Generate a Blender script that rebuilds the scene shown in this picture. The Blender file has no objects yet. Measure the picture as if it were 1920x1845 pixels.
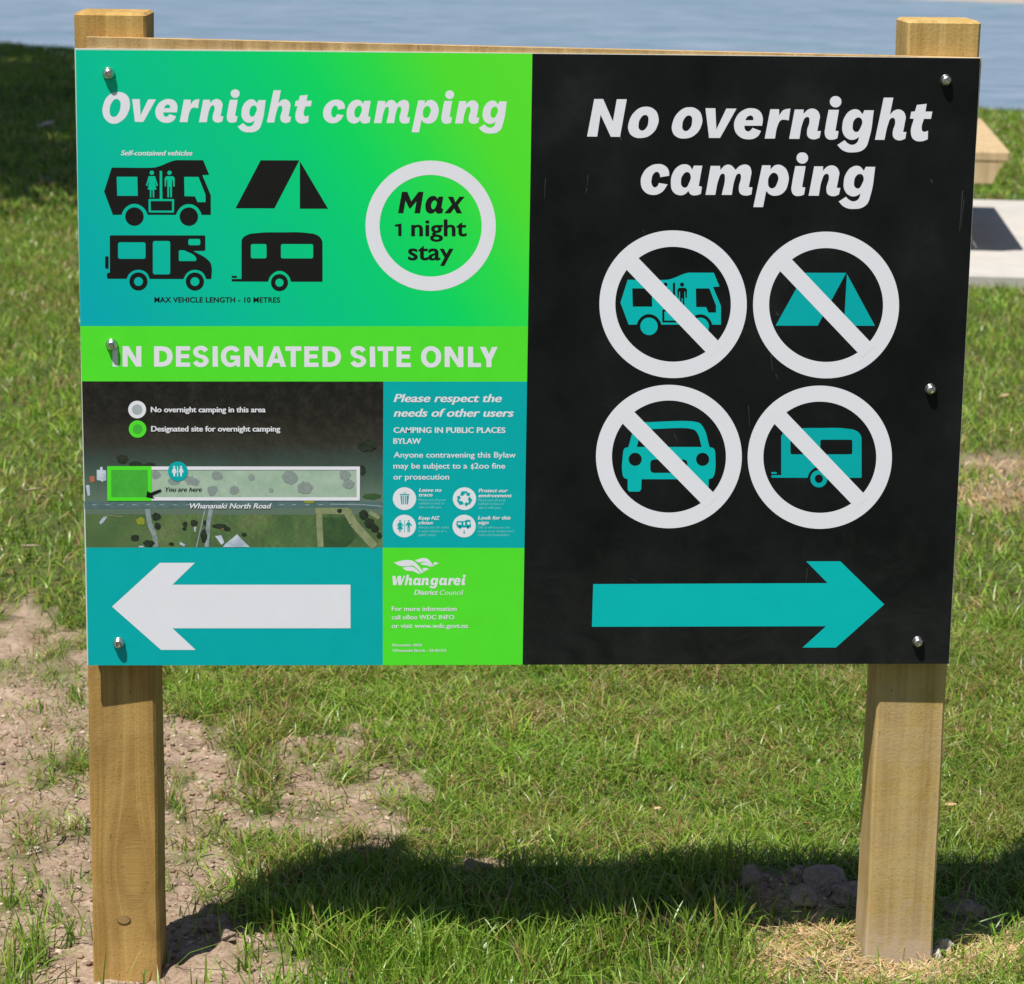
import bpy, math, random
import numpy as np
from mathutils import Matrix, Vector

random.seed(7); RNG = np.random.default_rng(11)
SC = bpy.context.scene
COL = SC.collection

# ------------------------------------------------------------------ camera, sky, sun, exposure
F = 5250.0; CX, CY = 960.0, 922.5            # focal length and centre of the 1920x1845 photograph
ZC = 0.884                                   # height of the sign's middle above the ground
CAM = np.array([-0.23782, -3.69436, 0.68669 + ZC])
def axes(yaw, pitch, roll):
    cy, sy, cp, sp, cr, sr = math.cos(yaw), math.sin(yaw), math.cos(pitch), math.sin(pitch), math.cos(roll), math.sin(roll)
    f = np.array([sy*cp, cy*cp, -sp]); r = np.array([cy, -sy, 0.0]); u = np.cross(r, f)
    return cr*r + sr*u, -sr*r + cr*u, f
RX, UP, FW = axes(math.radians(3.4162), math.radians(13.0786), math.radians(0.8684))
cam = bpy.data.cameras.new('camera'); cam_ob = bpy.data.objects.new('camera', cam); COL.objects.link(cam_ob)
cam.sensor_width = 36.0; cam.lens = F/1920*36; cam.clip_start = 0.05; cam.clip_end = 3000
m = Matrix.Identity(4)
for i in range(3):
    m[i][0] = RX[i]; m[i][1] = UP[i]; m[i][2] = -FW[i]; m[i][3] = CAM[i]
cam_ob.matrix_world = m
cam.dof.use_dof = True; cam.dof.focus_distance = 3.80; cam.dof.aperture_fstop = cam.lens/7.4
SC.camera = cam_ob

SUNT = Vector((0.27, 0.34, -1.0)).normalized()      # direction the light travels
elev = math.asin(-SUNT.z); azim = math.atan2(-SUNT.x, -SUNT.y)
w = bpy.data.worlds.new('World'); SC.world = w; w.use_nodes = True
nt = w.node_tree; bg = nt.nodes['Background']
sky = nt.nodes.new('ShaderNodeTexSky'); sky.sky_type = 'NISHITA'; sky.sun_disc = False
sky.sun_elevation = elev; sky.sun_rotation = azim % (2*math.pi); sky.air_density = 1.0; sky.dust_density = 0.6
nt.links.new(sky.outputs[0], bg.inputs[0]); bg.inputs[1].default_value = 0.058
sl = bpy.data.lights.new('sun', 'SUN'); sl.energy = 5.0; sl.angle = math.radians(0.53); sl.color = (1.0, 0.955, 0.89)
so = bpy.data.objects.new('sun', sl); COL.objects.link(so); so.location = (-3, -4, 12)
so.rotation_euler = SUNT.to_track_quat('-Z', 'Y').to_euler()
SC.view_settings.view_transform = 'Standard'; SC.view_settings.look = 'None'
SC.view_settings.exposure = 0.51; SC.view_settings.gamma = 1.0
SC.view_settings.use_curve_mapping = False

# ------------------------------------------------------------------ measuring helpers
def ray(x, y): return (x-CX)/F*RX - (y-CY)/F*UP + FW
def at_y(x, y, Y):
    d = ray(x, y); return CAM + d*((Y-CAM[1])/d[1])
def at_z(x, y, Z):
    d = ray(x, y); return CAM + d*((Z-CAM[2])/d[2])
def project(P):
    v = np.asarray(P) - CAM; k = v @ FW
    k = np.where(k < 0.2, 0.2, k)
    return CX + F*(v @ RX)/k, CY - F*(v @ UP)/k
SW, SH = 1.189, 0.834                         # the sign's face
src = [(141, 93), (1839, 107), (1779, 1245), (162, 1247)]
dst = [(-SW/2, ZC+SH/2), (SW/2, ZC+SH/2), (SW/2, ZC-SH/2), (-SW/2, ZC-SH/2)]
A = []; B = []
for (x, y), (X, Y) in zip(src, dst):
    A += [[x, y, 1, 0, 0, 0, -X*x, -X*y], [0, 0, 0, x, y, 1, -Y*x, -Y*y]]; B += [X, Y]
hm = np.append(np.linalg.solve(np.array(A, float), np.array(B, float)), 1).reshape(3, 3)
def face(p):                                  # measured point of the print -> place on the sign's face
    p = np.asarray(p, float); q = np.c_[p, np.ones(len(p))] @ hm.T
    return q[:, :2]/q[:, 2:3]

# ------------------------------------------------------------------ object helpers
def tag(o, label=None, cat=None, group=None, kind=None):
    if label: o['label'] = label
    if cat: o['category'] = cat
    if group: o['group'] = group
    if kind: o['kind'] = kind
    return o
def empty(name, loc=(0, 0, 0), rz=0.0):
    o = bpy.data.objects.new(name, None); COL.objects.link(o); o.location = loc; o.rotation_euler = (0, 0, rz)
    o.empty_display_size = 0.1
    return o
def link(name, me, parent=None, mat=None, smooth=False):
    o = bpy.data.objects.new(name, me); COL.objects.link(o)
    if parent: o.parent = parent
    if mat and not me.materials: me.materials.append(mat)
    if smooth:
        me.polygons.foreach_set('use_smooth', [True]*len(me.polygons))
    return o
def pydata(name, V, Fc, parent=None, mat=None, smooth=False):
    me = bpy.data.meshes.new(name); me.from_pydata([tuple(v) for v in V], [], Fc); me.update()
    return link(name, me, parent, mat, smooth)
def fast_mesh(name, V, quads, tris, col=None, mat=None, smooth=False):
    me = bpy.data.meshes.new(name); nq, ntr = len(quads), len(tris)
    me.vertices.add(len(V)); me.vertices.foreach_set('co', np.asarray(V, np.float32).ravel())
    loops = np.concatenate([np.asarray(quads, np.int32).ravel(), np.asarray(tris, np.int32).ravel()])
    me.loops.add(len(loops)); me.loops.foreach_set('vertex_index', loops)
    me.polygons.add(nq+ntr)
    st = np.concatenate([np.arange(nq)*4, nq*4+np.arange(ntr)*3]).astype(np.int32)
    me.polygons.foreach_set('loop_start', st)
    me.polygons.foreach_set('loop_total', np.concatenate([np.full(nq, 4), np.full(ntr, 3)]).astype(np.int32))
    me.update(calc_edges=True)
    if col is not None:
        a = me.color_attributes.new('tint', 'FLOAT_COLOR', 'POINT')
        a.data.foreach_set('color', np.c_[col, np.ones(len(V))].astype(np.float32).ravel())
    if smooth: me.polygons.foreach_set('use_smooth', np.ones(nq+ntr, bool))
    if mat: me.materials.append(mat)
    return me
def box_vf(x0, x1, y0, y1, z0, z1, b=0.0):
    """box with chamfered long edges when b > 0"""
    if b <= 0:
        V = [(x, y, z) for z in (z0, z1) for x, y in ((x0, y0), (x1, y0), (x1, y1), (x0, y1))]
        return V, [(0, 1, 5, 4), (1, 2, 6, 5), (2, 3, 7, 6), (3, 0, 4, 7), (4, 5, 6, 7), (3, 2, 1, 0)]
    def ring(i, z): return [(x0+b+i, y0+i, z), (x1-b-i, y0+i, z), (x1-i, y0+b+i, z), (x1-i, y1-b-i, z),
                            (x1-b-i, y1-i, z), (x0+b+i, y1-i, z), (x0+i, y1-b-i, z), (x0+i, y0+b+i, z)]
    V = ring(b*.8, z0)+ring(0, z0+b)+ring(0, z1-b)+ring(b*.8, z1)
    Fc = [tuple(range(7, -1, -1)), tuple(range(24, 32))]
    for k in range(3):
        for i in range(8):
            j = (i+1) % 8; Fc.append((k*8+i, k*8+j, k*8+8+j, k*8+8+i))
    return V, Fc
def box(name, x0, x1, y0, y1, z0, z1, parent=None, mat=None, b=0.0):
    V, Fc = box_vf(x0, x1, y0, y1, z0, z1, b); return pydata(name, V, Fc, parent, mat)
def beam(name, p, q, wd, th, parent, mat, b=.004):
    """a straight timber from p to q"""
    p = Vector(p); q = Vector(q); L = (q-p).length
    V, Fc = box_vf(-wd/2, wd/2, -th/2, th/2, 0, L, b)
    R = (q-p).to_track_quat('Z', 'Y').to_matrix()
    return pydata(name, [p+R @ Vector(v) for v in V], Fc, parent, mat)
def vnoise(x, y, s, seed=0):
    r = np.random.default_rng(seed); G = r.random((128, 128))
    x = np.asarray(x, float)/s+57.3; y = np.asarray(y, float)/s+31.7
    xi = np.floor(x).astype(int); yi = np.floor(y).astype(int); fx = x-xi; fy = y-yi
    fx = fx*fx*(3-2*fx); fy = fy*fy*(3-2*fy)
    g = lambda a, b: G[a % 128, b % 128]
    return (g(xi, yi)*(1-fx)+g(xi+1, yi)*fx)*(1-fy)+(g(xi, yi+1)*(1-fx)+g(xi+1, yi+1)*fx)*fy
def lin(c):
    return tuple(((v/255)/12.92 if v/255 <= .04045 else ((v/255+.055)/1.055)**2.4) for v in c)

# ------------------------------------------------------------------ materials
def new_mat(name):
    mt = bpy.data.materials.new(name); mt.use_nodes = True; n = mt.node_tree
    return mt, n, n.nodes['Principled BSDF']
def N(n, t, **kw):
    nd = n.nodes.new(t)
    for k, v in kw.items(): setattr(nd, k, v)
    return nd
def ramp(n, fac, stops, interp='LINEAR'):
    r = N(n, 'ShaderNodeValToRGB'); r.color_ramp.interpolation = interp
    el = r.color_ramp.elements
    while len(el) < len(stops): el.new(0.5)
    for e, (p, c) in zip(el, stops): e.position = p; e.color = tuple(c)+(1,)
    n.links.new(fac, r.inputs[0]); return r.outputs[0]
def noise(n, vec, scale, detail=3, rough=.55, dist=0.0):
    t = N(n, 'ShaderNodeTexNoise'); t.inputs['Scale'].default_value = scale; t.inputs['Detail'].default_value = detail
    t.inputs['Roughness'].default_value = rough; t.inputs['Distortion'].default_value = dist
    n.links.new(vec, t.inputs['Vector']); return t.outputs['Fac']
def mapping(n, scale=(1, 1, 1), rot=(0, 0, 0), loc=(0, 0, 0)):
    tc = N(n, 'ShaderNodeTexCoord'); mp = N(n, 'ShaderNodeMapping')
    mp.inputs['Scale'].default_value = scale; mp.inputs['Rotation'].default_value = rot; mp.inputs['Location'].default_value = loc
    n.links.new(tc.outputs['Object'], mp.inputs[0]); return mp.outputs[0]
def mix(n, fac, a, b, mode='MIX'):
    x = N(n, 'ShaderNodeMix', data_type='RGBA', blend_type=mode)
    for i, v in ((0, fac), (6, a), (7, b)):
        if hasattr(v, 'is_linked') or hasattr(v, 'links'): n.links.new(v, x.inputs[i])
        elif i == 0: x.inputs[0].default_value = v
        else: x.inputs[i].default_value = tuple(v)+(1,)
    return x.outputs[2]
def bump(n, h, strength, dist):
    b = N(n, 'ShaderNodeBump'); b.inputs['Strength'].default_value = strength; b.inputs['Distance'].default_value = dist
    n.links.new(h, b.inputs['Height']); return b.outputs[0]

SIGN_GAIN = 1.12                               # printed colours: photographed value -> albedo
def ink(name, rgb, rough=.42, spec=.2, dirt=.05, k=SIGN_GAIN):
    """flat printed vinyl with faint mottling"""
    mt, n, p = new_mat(name); c = tuple(min(.82, v*k) for v in lin(rgb))
    v = mapping(n, (1, 1, 1))
    f = noise(n, v, 26, 5, .6); f2 = noise(n, v, 5, 3)
    a = ramp(n, f, [(.35, tuple(x*(1-dirt) for x in c)), (.7, tuple(min(1, x*(1+dirt)+.0008) for x in c))])
    n.links.new(mix(n, f2, a, tuple(x*(1-dirt*.6) for x in c)), p.inputs['Base Color'])
    p.inputs['Roughness'].default_value = rough; p.inputs['Specular IOR Level'].default_value = spec
    return mt
M = {}
M['white_ink'] = ink('white_ink', (214, 213, 221), k=1.13, dirt=.02)
M['teal_ink'] = ink('teal_ink', (0, 161, 164), k=1.1)
M['teal_bright'] = ink('teal_bright', (0, 172, 172), k=1.12)
M['green_ink'] = ink('green_ink', (79, 213, 45))
M['dark_ink'] = ink('dark_ink', (27, 25, 26), k=.75, spec=.25)
M['darkteal_ink'] = ink('darkteal_ink', (8, 50, 56), k=.8)
M['grey_ink'] = ink('grey_ink', (160, 166, 170))
M['midgreen_ink'] = ink('midgreen_ink', (66, 170, 58))
M['edge_white'] = ink('edge_white', (205, 208, 200), k=1.0)

def black_panel():
    mt, n, p = new_mat('black_panel')
    v = mapping(n, (1, 1, 1)); vs = mapping(n, (30, 1, 2.2), (0, .25, 0))
    cloud = noise(n, v, 7, 6, .65); sp = noise(n, v, 420, 2, .5); sc = noise(n, vs, 9, 3, .7, 1.5)
    base = ramp(n, cloud, [(.3, (.0045, .005, .0053)), (.55, (.0085, .0095, .0098)), (.75, (.017, .018, .018))])
    spk = ramp(n, sp, [(.70, (0, 0, 0)), (.80, (.022, .024, .024))])
    scr = ramp(n, sc, [(.70, (0, 0, 0)), (.84, (.012, .013, .013))])
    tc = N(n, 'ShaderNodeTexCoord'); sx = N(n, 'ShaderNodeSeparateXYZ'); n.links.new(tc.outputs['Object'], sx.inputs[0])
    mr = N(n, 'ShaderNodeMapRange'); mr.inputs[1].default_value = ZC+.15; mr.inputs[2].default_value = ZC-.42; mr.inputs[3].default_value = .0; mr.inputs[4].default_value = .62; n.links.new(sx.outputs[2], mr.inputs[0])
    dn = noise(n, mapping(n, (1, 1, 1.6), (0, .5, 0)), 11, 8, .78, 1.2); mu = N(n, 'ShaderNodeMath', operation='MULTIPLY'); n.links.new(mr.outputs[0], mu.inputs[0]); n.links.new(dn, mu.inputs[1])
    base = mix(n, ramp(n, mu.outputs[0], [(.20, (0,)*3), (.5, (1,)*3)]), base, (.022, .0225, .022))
    a = mix(n, 1.0, base, spk, 'ADD'); n.links.new(mix(n, 1.0, a, scr, 'ADD'), p.inputs['Base Color'])
    r = ramp(n, cloud, [(.3, (.38,)*3), (.75, (.52,)*3)]); n.links.new(r, p.inputs['Roughness'])
    p.inputs['Specular IOR Level'].default_value = .12
    return mt
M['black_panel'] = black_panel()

def gradient_panel():
    mt, n, p = new_mat('gradient_panel')
    tc = N(n, 'ShaderNodeTexCoord'); sx = N(n, 'ShaderNodeSeparateXYZ'); n.links.new(tc.outputs['Object'], sx.inputs[0])
    # local x runs 0..0.594 from the left edge, z runs 0..0.372 from the panel's foot
    a = N(n, 'ShaderNodeMath', operation='MULTIPLY'); a.inputs[1].default_value = .72/.594; n.links.new(sx.outputs[0], a.inputs[0])
    b = N(n, 'ShaderNodeMath', operation='MULTIPLY'); b.inputs[1].default_value = .28/.372; n.links.new(sx.outputs[2], b.inputs[0])
    s = N(n, 'ShaderNodeMath', operation='ADD'); n.links.new(a.outputs[0], s.inputs[0]); n.links.new(b.outputs[0], s.inputs[1])
    st = [(.02, (0, 160, 172)), (.15, (0, 169, 158)), (.29, (0, 182, 142)), (.42, (0, 189, 126)), (.53, (0, 196, 112)), (.63, (10, 205, 92)),
          (.73, (40, 211, 70)), (.84, (76, 214, 46)), (1.0, (88, 214, 44))]
    c = ramp(n, s.outputs[0], [(q, tuple(min(.8, x*SIGN_GAIN) for x in lin(col))) for q, col in st])
    n.links.new(c, p.inputs['Base Color']); p.inputs['Roughness'].default_value = .4; p.inputs['Specular IOR Level'].default_value = .2
    return mt
M['gradient'] = gradient_panel()

def aerial():
    mt, n, p = new_mat('aerial_photo_print')
    tc = N(n, 'ShaderNodeTexCoord'); sx = N(n, 'ShaderNodeSeparateXYZ'); n.links.new(tc.outputs['Object'], sx.inputs[0])
    v = tc.outputs['Object']
    f1 = noise(n, v, 14, 8, .75); f2 = noise(n, v, 55, 8, .8)
    h = N(n, 'ShaderNodeMath', operation='MULTIPLY_ADD'); h.inputs[1].default_value = 1/.227   # 0 foot .. 1 top
    n.links.new(sx.outputs[2], h.inputs[0])
    j = N(n, 'ShaderNodeMath', operation='MULTIPLY_ADD'); j.inputs[1].default_value = .26; j.inputs[2].default_value = -.13
    n.links.new(f1, j.inputs[0]); n.links.new(j.outputs[0], h.inputs[2])
    sea = ramp(n, h.outputs[0], [(.30, lin((96, 116, 102))), (.38, lin((82, 102, 90))), (.46, lin((66, 86, 78))), (.54, lin((58, 72, 66))), (.64, lin((50, 49, 44))), (.8, lin((34, 32, 29))), (1, lin((27, 27, 26)))])
    land = ramp(n, f1, [(.32, lin((58, 84, 58))), (.45, lin((86, 114, 70))), (.55, lin((104, 128, 76))), (.68, lin((132, 142, 96)))])
    land = mix(n, ramp(n, f2, [(.35, (0, 0, 0)), (.6, (.55,)*3)]), land, lin((50, 74, 50)))
    st = N(n, 'ShaderNodeMath', operation='LESS_THAN'); st.inputs[1].default_value = .046; n.links.new(sx.outputs[2], st.inputs[0])
    c = mix(n, st.outputs[0], sea, land)
    c = mix(n, ramp(n, f2, [(.45, (0, 0, 0)), (.8, (.28,)*3)]), c, lin((100, 92, 78)))
    n.links.new(c, p.inputs['Base Color']); p.inputs['Roughness'].default_value = .4; p.inputs['Specular IOR Level'].default_value = .2
    return mt
M['aerial'] = aerial()

def timber(name, dark, mid, light, dirt=None, grain=1.0, seed=0.0, bands=0.35, knots=()):
    """sawn pine: long growth bands bending round knots, saw marks across, small pits"""
    mt, n, p = new_mat(name)
    tc = N(n, 'ShaderNodeTexCoord'); sx = N(n, 'ShaderNodeSeparateXYZ'); n.links.new(tc.outputs['Object'], sx.inputs[0])
    def math_(op, a, b=None, c=None):
        q = N(n, 'ShaderNodeMath', operation=op)
        for i, v in enumerate((a, b, c)):
            if v is None: continue
            if isinstance(v, (int, float)): q.inputs[i].default_value = v
            else: n.links.new(v, q.inputs[i])
        return q.outputs[0]
    xx = sx.outputs[0]; smear = None
    for kx, kz, rx, rz_, amp in knots:
        a = math_('DIVIDE', math_('SUBTRACT', sx.outputs[0], kx), rx); b = math_('DIVIDE', math_('SUBTRACT', sx.outputs[2], kz), rz_)
        e = math_('POWER', 2.718, math_('MULTIPLY', math_('ADD', math_('MULTIPLY', a, a), math_('MULTIPLY', b, b)), -1.0))
        xx = math_('SUBTRACT', xx, math_('MULTIPLY', math_('MULTIPLY', a, e), amp)); smear = e if smear is None else math_('MAXIMUM', smear, e)
    cb = N(n, 'ShaderNodeCombineXYZ'); n.links.new(xx, cb.inputs[0]); n.links.new(sx.outputs[1], cb.inputs[1]); n.links.new(sx.outputs[2], cb.inputs[2])
    def mp(scale, loc=(0, 0, 0)):
        q = N(n, 'ShaderNodeMapping'); q.inputs['Scale'].default_value = scale; q.inputs['Location'].default_value = loc; n.links.new(cb.outputs[0], q.inputs[0]); return q.outputs[0]
    v = mp((1, 1, 1), (seed, seed*.7, seed*1.3))
    g = noise(n, mp((75*grain, 75*grain, 1.3), (seed, 0, 0)), 1.0, 5, .6, .5)
    line = noise(n, mp((60, 60, .35), (seed*3, 1, 0)), 1.0, 2, .5, .6)
    cr = noise(n, mp((3, 3, 60), (0, 0, seed)), 1.0, 3, .6)
    big = noise(n, mp((16, 16, 2.2), (seed*2, seed, 0)), 1.0, 4, .6, .9)
    blot = noise(n, mp((9, 9, 7), (seed, 2, seed)), 1.0, 4, .65, .6)
    fi = noise(n, v, 260, 4, .65); pit = noise(n, mp((150, 150, 60), (seed, 0, 0)), 1.0, 2, .5)
    c = ramp(n, g, [(.30, dark), (.5, mid), (.70, light)])
    c = mix(n, ramp(n, big, [(.38, (0,)*3), (.62, (bands,)*3)]), c, tuple(x*.78 for x in dark))
    c = mix(n, ramp(n, blot, [(.45, (0,)*3), (.68, (.55,)*3)]), c, light)
    c = mix(n, ramp(n, line, [(.58, (0,)*3), (.635, (.3,)*3), (.69, (0,)*3)]), c, tuple(min(.9, x*1.25) for x in light))
    c = mix(n, ramp(n, line, [(.30, (0,)*3), (.36, (.3,)*3), (.43, (0,)*3)]), c, tuple(x*.6 for x in dark))
    c = mix(n, ramp(n, fi, [(.56, (0,)*3), (.72, (.45,)*3)]), c, tuple(x*.6 for x in dark))
    c = mix(n, ramp(n, pit, [(.70, (0,)*3), (.76, (.8,)*3)]), c, tuple(x*.4 for x in dark))
    if smear is not None:
        c = mix(n, ramp(n, smear, [(.25, (0,)*3), (.6, (.34,)*3), (.8, (.12,)*3), (1, (0,)*3)]), c, tuple(x*.5 for x in dark))
    if dirt:
        dn = noise(n, v, 13, 6, .7); a = math_('MULTIPLY_ADD', dn, .46, sx.outputs[2])
        c = mix(n, ramp(n, a, [(.24, (.95,)*3), (.285, (.45,)*3), (.33, (.35,)*3), (.36, (.1,)*3), (.45, (.25,)*3), (.52, (.0,)*3), (.60, (.28,)*3), (.66, (0,)*3)]), c, dirt)
    n.links.new(c, p.inputs['Base Color']); p.inputs['Roughness'].default_value = .78; p.inputs['Specular IOR Level'].default_value = .2
    hh = mix(n, .5, g, cr); hh = mix(n, .5, hh, fi); hh = mix(n, .3, hh, blot)
    n.links.new(bump(n, hh, .6, .0028), p.inputs['Normal'])
    return mt
M['post_left'] = timber('post_timber_brown', (.30, .17, .045), (.40, .245, .072), (.50, .325, .115), seed=3.1, bands=.5, knots=((.012, .17, .030, .075, .03), (.045, .10, .022, .05, -.02), (-.03, .42, .03, .12, .015)))
M['post_right'] = timber('post_timber_pale', (.34, .21, .062), (.45, .30, .10), (.53, .375, .15), dirt=(.46, .365, .26), seed=8.7, bands=.3)
M['ply'] = timber('backing_timber', (.34, .21, .08), (.46, .30, .13), (.55, .38, .19), seed=5.0, grain=.7)
M['bench'] = timber('bench_timber', (.36, .25, .13), (.45, .33, .18), (.52, .40, .235), seed=1.0)

def metal():
    mt, n, p = new_mat('stainless_steel'); p.inputs['Metallic'].default_value = 1; p.inputs['Base Color'].default_value = (.62, .59, .56, 1)
    v = mapping(n); n.links.new(ramp(n, noise(n, v, 500, 2), [(.3, (.22,)*3), (.7, (.42,)*3)]), p.inputs['Roughness'])
    return mt
M['steel'] = metal()

def ground_mat():
    mt, n, p = new_mat('ground_surface')
    at = N(n, 'ShaderNodeAttribute', attribute_name='tint'); sp = N(n, 'ShaderNodeSeparateColor'); n.links.new(at.outputs['Color'], sp.inputs[0])
    v = mapping(n); f1 = noise(n, v, 14, 6, .65); f2 = noise(n, v, 110, 5, .7); f3 = noise(n, v, 1.1, 4, .6); f4 = noise(n, v, 45, 4, .65)
    soil = ramp(n, f1, [(.3, (.22, .155, .11)), (.5, (.305, .222, .16)), (.7, (.40, .305, .23))])
    soil = mix(n, ramp(n, f2, [(.38, (.75,)*3), (.52, (0,)*3)]), soil, (.15, .10, .072))
    soil = mix(n, ramp(n, f2, [(.60, (0,)*3), (.74, (.7,)*3)]), soil, (.50, .41, .33))
    lawn = ramp(n, f4, [(.3, (.022, .038, .009)), (.5, (.052, .078, .02)), (.7, (.13, .125, .05))])
    lawn = mix(n, ramp(n, f3, [(.4, (0,)*3), (.7, (.45,)*3)]), lawn, (.10, .095, .04))
    c = mix(n, sp.outputs[0], soil, lawn)
    n.links.new(c, p.inputs['Base Color']); p.inputs['Roughness'].default_value = .95; p.inputs['Specular IOR Level'].default_value = .1
    n.links.new(bump(n, mix(n, .5, f2, f4), .9, .006), p.inputs['Normal'])
    return mt
M['ground'] = ground_mat()

def blade_mat(name, rough=.38, trans=.35, spec=.5):
    mt, n, p = new_mat(name)
    at = N(n, 'ShaderNodeAttribute', attribute_name='tint'); n.links.new(at.outputs['Color'], p.inputs['Base Color'])
    p.inputs['Roughness'].default_value = rough; p.inputs['Specular IOR Level'].default_value = spec
    tr = N(n, 'ShaderNodeBsdfTranslucent'); sc = mix(n, 1.0, at.outputs['Color'], (1.05, 1.1, .55), 'MULTIPLY'); n.links.new(sc, tr.inputs[0])
    ms = N(n, 'ShaderNodeMixShader'); ms.inputs[0].default_value = trans
    n.links.new(p.outputs[0], ms.inputs[1]); n.links.new(tr.outputs[0], ms.inputs[2])
    n.links.new(ms.outputs[0], n.nodes['Material Output'].inputs[0]); return mt
M['blade'] = blade_mat('grass_blade', .36, .38, .42); M['straw'] = blade_mat('dry_straw', .6, .15, .25); M['leafage'] = blade_mat('tree_leaf', .5, .12, .3); M['crumb'] = blade_mat('soil_crumb', .95, 0.0, .05)

def water_mat():
    mt, n, p = new_mat('sea_water')
    v = mapping(n, (.6, 1.5, 1), (0, 0, .12)); v2 = mapping(n, (.25, .8, 1), (0, 0, .1))
    f = noise(n, v, 2.2, 5, .65, .3); g = noise(n, v2, .8, 4, .6)
    c = ramp(n, g, [(.3, (.15, .21, .295)), (.55, (.205, .25, .335)), (.75, (.15, .25, .285))])
    c = mix(n, ramp(n, f, [(.38, (.6,)*3), (.60, (0,)*3)]), c, (.05, .125, .16))
    n.links.new(c, p.inputs['Base Color']); p.inputs['Roughness'].default_value = .3; p.inputs['Specular IOR Level'].default_value = .5
    n.links.new(bump(n, mix(n, .4, f, g), .8, .12), p.inputs['Normal']); return mt
M['water'] = water_mat()

def simple(name, a, b, scale, rough=.9, bmp=0.0, bd=.002):
    mt, n, p = new_mat(name); v = mapping(n); f = noise(n, v, scale, 6, .65)
    n.links.new(ramp(n, f, [(.3, a), (.7, b)]), p.inputs['Base Color']); p.inputs['Roughness'].default_value = rough
    p.inputs['Specular IOR Level'].default_value = .2
    if bmp: n.links.new(bump(n, f, bmp, bd), p.inputs['Normal'])
    return mt
M['concrete'] = simple('pale_concrete', (.375, .355, .325), (.44, .42, .385), 9, bmp=.3)
M['sand'] = simple('sand', (.26, .22, .19), (.34, .29, .25), .6)
M['clod'] = simple('soil_clod', (.18, .13, .10), (.36, .28, .225), 60, bmp=.9, bd=.006)
M['stone'] = simple('pale_stone', (.35, .31, .27), (.55, .5, .44), 80, bmp=.6)
M['bark'] = simple('bark', (.06, .045, .03), (.15, .12, .09), 12, bmp=.9, bd=.03)
M['leaf_dry'] = simple('dry_leaf', (.42, .26, .13), (.62, .42, .25), 70, rough=.6)
M['leaf_pale'] = simple('pale_leaf', (.50, .40, .30), (.66, .56, .45), 60, rough=.6)
M['leaf_red'] = simple('red_leaf', (.28, .09, .04), (.45, .2, .10), 70, rough=.6)
M['knot'] = simple('knot', (.26, .16, .06), (.36, .24, .10), 160)
M['knot_ring'] = simple('knot_ring', (.05, .028, .012), (.10, .06, .03), 300)

# ------------------------------------------------------------------ where the soil, lawn and straw lie
def in_poly(u, v, poly):
    c = np.zeros(u.shape, bool); j = len(poly)-1
    for i in range(len(poly)):
        xi, yi = poly[i]; xj, yj = poly[j]
        hit = ((yi > v) != (yj > v)) & (u < (xj-xi)*(v-yi)/((yj-yi) or 1e-9)+xi)
        c ^= hit; j = i
    return c
SOIL = [(-2500, 1120), (0, 1140), (60, 1128), (110, 1165), (165, 1190), (240, 1240), (310, 1338), (420, 1345), (440, 1395), (520, 1400), (590, 1405),
        (640, 1370), (720, 1372), (790, 1450), (760, 1530), (700, 1585), (600, 1600), (520, 1575), (445, 1620), (430, 1720), (520, 1765), (570, 1800), (520, 1950), (-3500, 2600)]
TUFTS = [(140, 1440, 60, 1, 1), (90, 1470, 40, .7, 1), (185, 1410, 30, .9, 1), (60, 1585, 50, .7, .9), (130, 1560, 45, .8, .9), (30, 1610, 40, .6, .8), (160, 1640, 30, .5, .8),
         (15, 1690, 45, .8, 1), (100, 1650, 30, .3, .8), (50, 1800, 60, .8, 1.1), (20, 1850, 60, .9, 1.1), (110, 1265, 60, .5, .7), (30, 1250, 50, .4, .7), (100, 1228, 50, .5, .8), (140, 1300, 40, .3, .7),
         (345, 1312, 75, 1, 1.4), (485, 1455, 60, 1, 1.7), (455, 1395, 50, 1, 1.5), (490, 1505, 50, 1, 1.5), (324, 1510, 28, 1, 1.7), (345, 1530, 30, .5, 1), (400, 1560, 55, .6, .9), (360, 1600, 45, .6, .8),
         (470, 1590, 60, 1, 1.3), (540, 1560, 50, .6, 1), (600, 1520, 40, .5, .9), (645, 1450, 48, 1, 1.5), (700, 1420, 45, 1, 1.4), (590, 1600, 65, 1, 1.3), (650, 1570, 50, .7, 1), (530, 1660, 60, 1, 1.2),
         (455, 1690, 30, .8, 1.2), (375, 1690, 40, .25, .8), (415, 1650, 30, .3, .8), (150, 1720, 30, .25, .8), (200, 1770, 30, .15, .8), (735, 1500, 45, .8, 1), (560, 1480, 30, .2, .8), (150, 1350, 40, .15, .7),
         (320, 1640, 25, .3, .7), (505, 1800, 30, .5, 1), (90, 1540, 70, .3, .7), (10, 1480, 40, .3, .7)]
_r = random.Random(3); MINI = [(_r.uniform(-60, 720), _r.uniform(1180, 1850), _r.uniform(10, 24), _r.uniform(.35, .9), _r.uniform(.6, 1)) for _ in range(85)]
PATCH = [(890, 1632, 62, 26, .9), (1255, 1745, 45, 34, .85), (1275, 1835, 80, 24, .7), (1500, 1700, 120, 50, .97), (1660, 1835, 95, 36, .95), (1810, 1722, 90, 52, .8), (1860, 862, 110, 20, .9),
         (1880, 935, 120, 34, .6), (640, 1838, 110, 28, .6), (1050, 1668, 50, 10, .6), (1790, 1625, 60, 12, .5), (1100, 1850, 60, 15, .5), (1420, 1640, 60, 14, .6), (1000, 1815, 30, 12, .6), (1870, 1480, 60, 14, .3)]
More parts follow.
